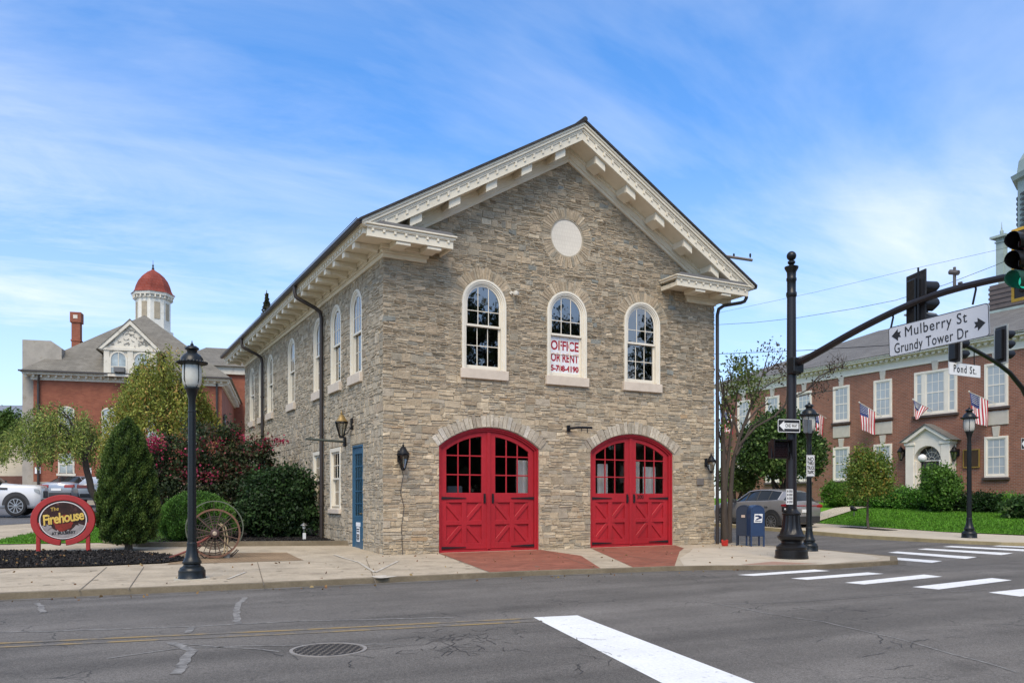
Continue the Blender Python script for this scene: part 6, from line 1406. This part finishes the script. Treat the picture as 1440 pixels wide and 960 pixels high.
# bare multi stemmed tree at the firehouse corner
b0=(11.55,.15); t=thing('bare_tree','mostly bare multi stemmed tree at the right corner of the stone firehouse','tree',(*b0,S(*b0))); 
def rel(x,y,Y): p=atY(x,y,Y); return (p[0]-b0[0],p[1]-b0[1],p[2]-S(*b0))
D0=(b0[0]-CU)*FX+(b0[1]-CV)*FY
m=MB(); rr=random.Random(12)
m.tube([(0,0,-.1),(-.05,0,.3),(-.08,0,1.2),(-.10,0,2.4),(-.12,.02,3.6),rel(1018,560,D0),rel(1010,520,D0)],[.19,.13,.10,.09,.065,.035,.01],9)
m.tube([(.15,.05,-.1),(.16,.02,.4),(.2,0,1.6),(.30,0,2.6),rel(1040,615,D0),rel(1058,565,D0),rel(1072,528,D0),rel(1082,492,D0)],[.13,.09,.078,.068,.05,.035,.02,.01],9)
m.tube([(-.1,-.05,-.1),(-.12,-.03,1.),(-.02,-.05,2.2),rel(1028,608,D0),rel(1036,560,D0),rel(1040,515,D0)],[.10,.08,.062,.04,.02,.008],8)
tw=[[(1040,625),(1062,600),(1090,585),(1112,560),(1135,548),(1168,520)],[(1052,582),(1070,548),(1090,536),(1106,526)],[(1058,566),(1052,540),(1050,505)],[(1024,600),(1014,578),(1008,548)],[(1030,600),(1020,570),(1024,530)],[(1112,560),(1140,553),(1178,548)],[(1135,548),(1150,530),(1185,512)],[(1072,528),(1088,515),(1100,500)],[(1040,615),(1030,585),(1020,560),(1016,530)],[(1036,640),(1056,600),(1072,590)],[(1036,560),(1030,540),(1026,515)],[(1045,600),(1066,575),(1078,568)],[(1024,640),(1014,620),(1010,600)],[(1090,585),(1105,570),(1108,545)],[(1168,520),(1178,516),(1190,518)]]
for k in tw: 
    n_=len(k); m.tube([rel(x+rr.uniform(-1,1),y,D0+rr.uniform(-.2,.2)*i) for i,(x,y) in enumerate(k)],[.036*(1-i/n_)*(.6 if k[0][1]<590 else 1)+.007 for i in range(n_)],6)
for _ in range(70):
    k=rr.choice(tw); i=rr.randrange(len(k)-1); x=k[i][0]+(k[i+1][0]-k[i][0])*.5; y=k[i][1]+(k[i+1][1]-k[i][1])*.5; m.tube([rel(x,y,D0),rel(x+rr.uniform(-6,8),y-rr.uniform(5,12),D0+rr.uniform(-.4,.4)),rel(x+rr.uniform(-10,14),y-rr.uniform(12,26),D0+rr.uniform(-.5,.5))],[.014,.008,.003],4)
m.build('trunk',mat('grey_bark',(.062,.047,.036),.9,var=.35,vs=6,bump=.8,bs=20,stretch=(1,1,.25)),t,smooth=60)
P=[];rg=np.random.default_rng(8)
for (x,y,sx_,sy_,n_) in ((1045,525,13,12,450),(1040,512,9,8,220),(1056,540,11,9,240),(1030,545,9,9,180),(1024,570,7,12,160),(1062,560,9,9,160),(1020,600,6,14,120)): P.append(np.array([rel(x+a,y+b,D0+c) for a,b,c in zip(rg.normal(0,sx_,n_),rg.normal(0,sy_,n_),rg.normal(0,.4,n_))]))
leafcloud('foliage',np.concatenate(P),.095,[((.08,.115,.03),2),((.13,.175,.045),2)],leaf,t,9)
P=[np.array([rel(x+a,y+b,D0+c) for a,b,c in zip(rg.normal(0,8,90),rg.normal(0,9,90),rg.normal(0,.3,90))]) for x,y in ((1084,492),(1092,518),(1106,522),(1168,520),(1150,548))]
leafcloud('dry_leaves',np.concatenate(P),.08,[((.075,.05,.03),2),((.05,.04,.03),2),((.07,.06,.03),1)],leaf,t,10)
# trees on the town hall lawn
def onlawn(x,y): p=onG(x,y,zf=LZ); return p
def at(u,v): return (u,v,LZ(u,v))
def pxD(u,v): return (u-CU)*FX+(v-CV)*FY
def uvx(x,Y): p=atY(x,700,Y); return p[0],p[1]
u,v=uvx(1098,37.0); plant('evergreen_tree','broad dark green tree on the lawn behind the parked suv','tree',at(u,v),[(-.3,0,3.5,1.6,1.4,1.0),(.8,-.2,3.2,1.25,1.2,.95),(-1.2,0,3.0,1.05,1.1,.75),(.0,0,4.35,1.2,1.1,.7),(1.55,0,2.9,.75,.8,.8),(-.5,-.3,2.75,1.2,1.,.6),(1.7,.2,3.7,.55,.6,.85),(-1.0,.1,4.0,.7,.7,.5)],760,55,.19,.13,[((0.021,0.046,0.012),3),((0.039,0.081,0.018),4),((0.066,0.130,0.026),3),((0.116,0.202,0.046),1.8),((0.176,0.264,0.070),.6)],61,[((.2,0,-.1),[((.1,0,1.6),.10)],.15,3),((.12,0,1.0),[((-1.2,0,3.1),.03),((-.3,.2,4.2),.03),((.9,0,3.4),.03),((1.5,.1,2.6),.02),((-.7,-.3,2.3),.03)],.10,5)],.5,bk=darkbark)
u,v=uvx(1040,37.5); plant('small_tree','small rounded green tree at the left end of the parked suv','tree',at(u,v),[(-.1,0,2.0,.85,.7,.5),(.45,0,1.8,.55,.5,.4),(-.5,0,1.85,.5,.5,.4)],120,50,.15,.12,[((0.060,0.102,0.024),3),((0.102,0.162,0.038),4),((0.156,0.228,0.060),2)],71,[((-.3,0,-.2),[((-.3,0,1.7),.05),((.3,0,1.7),.04)],.12,6)],.5)
p=onG(1221,743); plant('young_street_tree','slim young street tree with yellowing green crown on the far pavement','tree',(p[0],p[1],S(*p)),[(.1,0,2.0,.80,.8,.70),(-.62,0,2.45,.45,.45,.55),(.25,0,2.80,.55,.5,.42),(.85,0,1.85,.42,.45,.55),(-.65,0,1.75,.50,.5,.55),(-.35,0,3.0,.35,.35,.3),(.95,0,2.4,.28,.3,.3),(-.95,0,2.0,.25,.3,.35)],235,48,.14,.085,[((0.072,0.130,0.021),3),((0.111,0.182,0.029),4),((0.169,0.240,0.039),3),((0.260,0.260,0.046),1.5),((0.299,0.221,0.046),.5)],75,[((0,0,-.05),[((.02,0,1.4),.035)],.055,2),((.02,0,1.3),[((-.5,0,2.5),.01),((.3,.1,2.8),.01),((.6,0,2.0),.01),((0,0,3.1),.01),((-.5,0,1.9),.01)],.03,4)],.35)
sheet('tree_pit',[(p[0]-.45,p[1]-1.1),(p[0]+.4,p[1]-1.1),(p[0]+.4,p[1]+1.1),(p[0]-.45,p[1]+1.1)],.012,mulchm,zf=S)
HG=[((0.046,0.119,0.022),3),((0.082,0.209,0.029),4),((0.131,0.318,0.041),3),((0.204,0.431,0.064),1.5)]
def hedge(name,lab,x,y,Y,blobs,pal,seed,dens=1.,size=.085):
    u,v=uvx(x,Y); k_=Y/36.; blobs=[tuple(c*k_ for c in b) for b in blobs]; return plant(name,lab,'hedge' if 'hedge' in name else 'shrub',at(u,v),blobs,int(240*dens),46,.11,size,pal,seed,(),.72)
al=Vector((0,1))
hedge('clipped_shrub','rounded bright green shrub left of the young street tree',1182,700,43,[(0,0,.55,.75,.75,.55),(-.1,.3,.6,.5,.5,.5),(.0,-.35,.5,.5,.5,.5)],[((.05,.12,.012),2),((.085,.19,.018),4),((.13,.25,.03),3)],81)
hedge('dark_shrub','low dark shrub behind the rounded bright green shrub',1212,700,42.3,[(0,0,.4,.6,.8,.45),(0,-.9,.35,.5,.6,.4)],HG,82,.8)
hedge('box_hedge','long clipped box hedge in front of the town hall railing',1268,705,40.3,[(0,.9,.45,.55,.6,.45),(0,.3,.46,.55,.6,.46),(0,-.3,.45,.55,.6,.46),(.1,-.9,.45,.5,.6,.45)],HG,83,1.3)
hedge('dark_hedge','low dark green hedge between the door bush and the right window',1352,705,37.6,[(0,1.3,.3,.5,.6,.4),(0,.6,.35,.5,.6,.42),(0,-.1,.38,.5,.6,.42),(0,-.8,.38,.5,.6,.42),(0,-1.4,.36,.45,.5,.4)],[((.010,.028,.007),3),((.018,.048,.010),4),((.034,.08,.016),2)],84,1.4)
hedge('low_shrub','low green shrub under the right lower window of the town hall',1408,705,36.4,[(0,.5,.3,.45,.6,.38),(0,-.3,.35,.5,.6,.4)],HG,85,.7)
hedge('rhododendron','large leaved pale edged shrub at the right edge of the lawn',1437,712,33.8,[(0,0,.42,.6,.7,.48),(0,-.8,.42,.6,.6,.48)],[((.03,.07,.018),3),((.06,.12,.03),3),((.13,.19,.075),2)],86,.7,.14)
u,v=uvx(1323,37.8); plant('door_bush','tall leafy green bush in front of the white town hall portico','bush',at(u,v),[(0,0,1.1,.85,.85,.75),(-.25,0,1.65,.6,.6,.5),(.35,0,1.35,.6,.6,.6),(.1,0,.6,.7,.7,.5)],260,48,.13,.11,[((0.044,0.106,0.018),3),((0.083,0.180,0.026),4),((0.134,0.263,0.042),3)],88,[((0,0,-.1),[((-.2,0,1.3),.02),((.3,0,1.2),.02)],.05,3)],.5)
# globe lamp and lawn spotlight
c=atY(1297,645,39.5); t=thing('globe_lamp','white globe lamp on a black post in front of the town hall portico','lamp',(c[0],c[1],LZ(c[0],c[1])))
zg=c[2]-LZ(c[0],c[1]); MB().lathe([(.12,0),(.10,.2),(.05,.3),(.04,zg-.2),(.10,zg-.18),(.10,zg-.14)],n=12).build('post',black,t); MB().lathe([(.2*math.sin(PI*i/12)+.003,zg-.2*math.cos(PI*i/12)+.03) for i in range(13)],n=20).build('globe',mat('opal_globe',(.75,.73,.70),.3,var=.03),t,smooth=80)
p=onG(1201,726,zf=LZ); t=thing('lawn_spotlight','small dark spotlight on a short stake in the lawn by the walk','spotlight',(p[0],p[1],LZ(*p)))
MB().tube([(0,0,0),(0,0,.28)],.025,6).build('stake',mat('zinc',None),t); MB().lathe([(.06,-.14),(.10,-.05),(.12,.1),(.13,.14)],n=12,fn=lambda x,y,z:(x+.0,z*.9+.0,.36+y+z*.25)).build('lamp_head',black,t)
# far trees and the tree top over the firehouse roof
c=atY(2,640,58); plant('green_tree','bright green tree in front of the low beige block at the left edge','tree',(c[0],c[1],1.),[(0,0,5.6,1.3,1.2,1.1),(-.8,0,5.0,1.2,1.2,1.)],170,40,.24,.2,[((.05,.10,.02),3),((.09,.16,.03),3)],91,[((-.6,0,-.3),[((-.3,0,5.2),.06)],.2,3)],.4)
c=atY(375,440,46); t=thing('thin_spruce','thin ragged spruce tip showing above the firehouse eaves','tree',(c[0],c[1],1.0))
r=np.random.default_rng(3); n_=1400; zz=r.uniform(8.,12.1,n_); rr_=(12.3-zz)*.22*np.sqrt(r.uniform(0,1,n_)); a=r.uniform(0,6.28,n_)
leafcloud('foliage',np.stack([rr_*np.cos(a),rr_*np.sin(a),zz],1),.16,[((.03,.04,.02),1),((.06,.055,.03),1)],leaf,t,4); MB().tube([(0,0,-1),(0,0,6),(0,0,12.3)],[.2,.1,.02],6).build('trunk',darkbark,t)
# trees over the road behind the viewpoint, seen only as reflections in the glass
RG=[((.012,.022,.008),3),((.022,.038,.012),3),((.04,.06,.02),2)]
for k,(u,v,h,s) in enumerate(((17.,-30,16,1.15),(24.6,-31,15,1.),(34.5,-30,17,1.2),(6,-33,13,1.1))):
    lab=('tall tree across the road mirrored in the left arched window','tall tree across the road mirrored in the middle arched window','tall tree across the road mirrored in the right arched window','tree across the road mirrored in the panes of the left red door')[k]
    plant('street_tree',lab,'tree',(u,v,-.1),[(0,0,h*.68,3.2*s,3.*s,h*.26),(-1.7*s,0,h*.55,2.*s,2.,h*.2),(1.8*s,0,h*.58,2.*s,2.,h*.22),(0,0,h*.87,1.8*s,1.8,h*.13)],[110,130,120,200][k],34,.48,.42,RG,100+k*3,[((0,0,0),[((0,0,h*.8),.1)],.35,k),((0,0,h*.4),[((-2,0,h*.6),.05),((2,0,h*.62),.05)],.2,k+9)],.35,bk=darkbark)
for k,(u,v) in enumerate(((9,-27),(15,-26.5),(21,-27),(27.5,-26.5),(34,-27),(41,-27),(2.5,-27.5))):
    plant('hedge_tree','dark bushy tree across the road mirrored in the red door panes','tree',(u,v,-.1),[(0,0,2.6,3.4,2.2,2.6),(-1.5,0,4.2,2.2,1.8,1.7),(1.6,0,3.9,2.2,1.8,1.8)],230,34,.42,.42,RG,140+k*3,[((0,0,0),[((0,0,4),.08)],.25,k)],.35,'bushy trees mirrored in the red door panes',bk=darkbark)
# chips on the mulch, grass blades, a few fallen leaves
def inpoly(P,poly):
    x,y=P[:,0],P[:,1]; c=np.zeros(len(P),bool); n=len(poly)
    for i in range(n):
        x0,y0=poly[i]; x1,y1=poly[(i+1)%n]; k=((y0>y)!=(y1>y))&(x<(x1-x0)*(y-y0)/((y1-y0) or 1e-9)+x0); c^=k
    return c
def scatter(poly,n,seed,zf,off):
    r=np.random.default_rng(seed); p=np.array(poly); P=r.uniform(p.min(0),p.max(0),(n*2,2)); P=P[inpoly(P,poly)][:n]
    return np.array([(a,b,zf(a,b)+off) for a,b in P])
P=scatter(mul,9000,1,S,.035); P[:,2]+=np.random.default_rng(1).uniform(0,.02,len(P))
o=leafcloud('mulch_chips',P,.05,[((.012,.011,.011),4),((.03,.027,.026),4),((.06,.055,.05),1)],leafmat('chip',.9,0),None,2,1.8,flat=.6); o['kind']='stuff'; o['label']='black mulch chips covering the bed'
P=scatter([(-5.0,4.4),(-2.9,4.0),(-.2,3.4),(-.2,6.4),(-4,9)],6000,3,S,.06); o=leafcloud('mulch_chips',P,.055,[((.012,.011,.011),4),((.028,.025,.024),4),((.05,.045,.04),1)],leafmat('chip',.9,0),None,4,1.8,flat=.6); o['kind']='stuff'
GB=[((0.063,0.167,0.014),3),((0.098,0.236,0.021),4),((0.138,0.299,0.034),2)]
P=scatter([(-11,6.45),(-6.35,6.1),(-5.2,4.5),(-4.3,4.3),(-4.3,14),(-7.4,14),(-8.0,10.5),(-8.8,7.6),(-9.8,7.1)],14000,5,S,.04); o=leafcloud('grass_blades',P,.085,GB,leaf,None,6,5.,ori=np.tile(np.array([[0,0,1.]]),(len(P),1))); o['kind']='stuff'
P=scatter([(22.5,-6.1),(22.5,6.0),(27.6,9.6),(31.5,9.6),(31.8,-10),(26,-6.7)],30000,7,LZ,.035); o=leafcloud('grass_blades',P,.10,GB,leaf,None,8,4.,ori=np.tile(np.array([[0,0,1.]]),(len(P),1))); o['kind']='stuff'
P=np.concatenate([scatter([(-8,-4.8),(11,-6),(11,-.2),(-8,-.2)],90,9,S,.014),scatter(mul,120,10,S,.06),scatter([(-8,-5.6),(6,-6.6),(6,-6.2),(-8,-5.2)],70,11,Zr,.01)])
o=leafcloud('fallen_leaves',P,.055,[((.22,.13,.05),2),((.30,.22,.10),1),((.16,.08,.04),2)],leafmat('chip',.9,0),None,12,1.5,flat=.9); o['kind']='stuff'
# utility pole and wires
c=atY(994,600,40); t=thing('utility_pole','wooden utility pole whose long side arm shows past the firehouse roof','utility pole',(c[0],c[1],.3))
zt_=atY(1045,361,40)[2]-.3; e=atY(1058,366,40); pw=mat('grey_wood',(.16,.13,.11),.9,var=.2)
MB().tube([(0,0,-.3),(0,0,zt_+.3)],[.16,.11],8).build('pole',pw,t); MB().tube([(-.3,0,zt_+.15),(e[0]-c[0],e[1]-c[1],e[2]-.3)],.07,6).build('crossarm',pw,t)
m=MB()
for x in (1032,1055): p=atY(x,361,40); m.lathe([(.03,p[2]-.3-.05),(.05,p[2]-.3+.06),(.05,p[2]-.3+.12),(.02,p[2]-.3+.17)],p[0]-c[0],p[1]-c[1],8)
m.build('insulator',black,t)
def wire(lab,pts,r): 
    P=[atY(*p) for p in pts]; tag(MB().tube(P,r,4).build('overhead_wire',black,None),lab,'wire')
wire('upper thin overhead wire crossing the sky right of the firehouse',[(1000,457,40),(1060,453.5,38),(1120,447,36),(1200,434,34),(1260,422,32.5),(1330,400,31),(1400,373,29.5),(1500,330,28)],.009)
wire('lower overhead wire passing in front of the grey slate town hall roof',[(1000,498,40),(1060,495.5,38),(1130,492.5,36),(1240,486,33),(1340,478,30),(1440,466,27.5),(1540,452,26)],.013)
wire('thin overhead wire running up to the cupola at the right edge',[(1000,442,58),(1150,410,52),(1275,380,48),(1400,352,43),(1500,328,40)],.008)
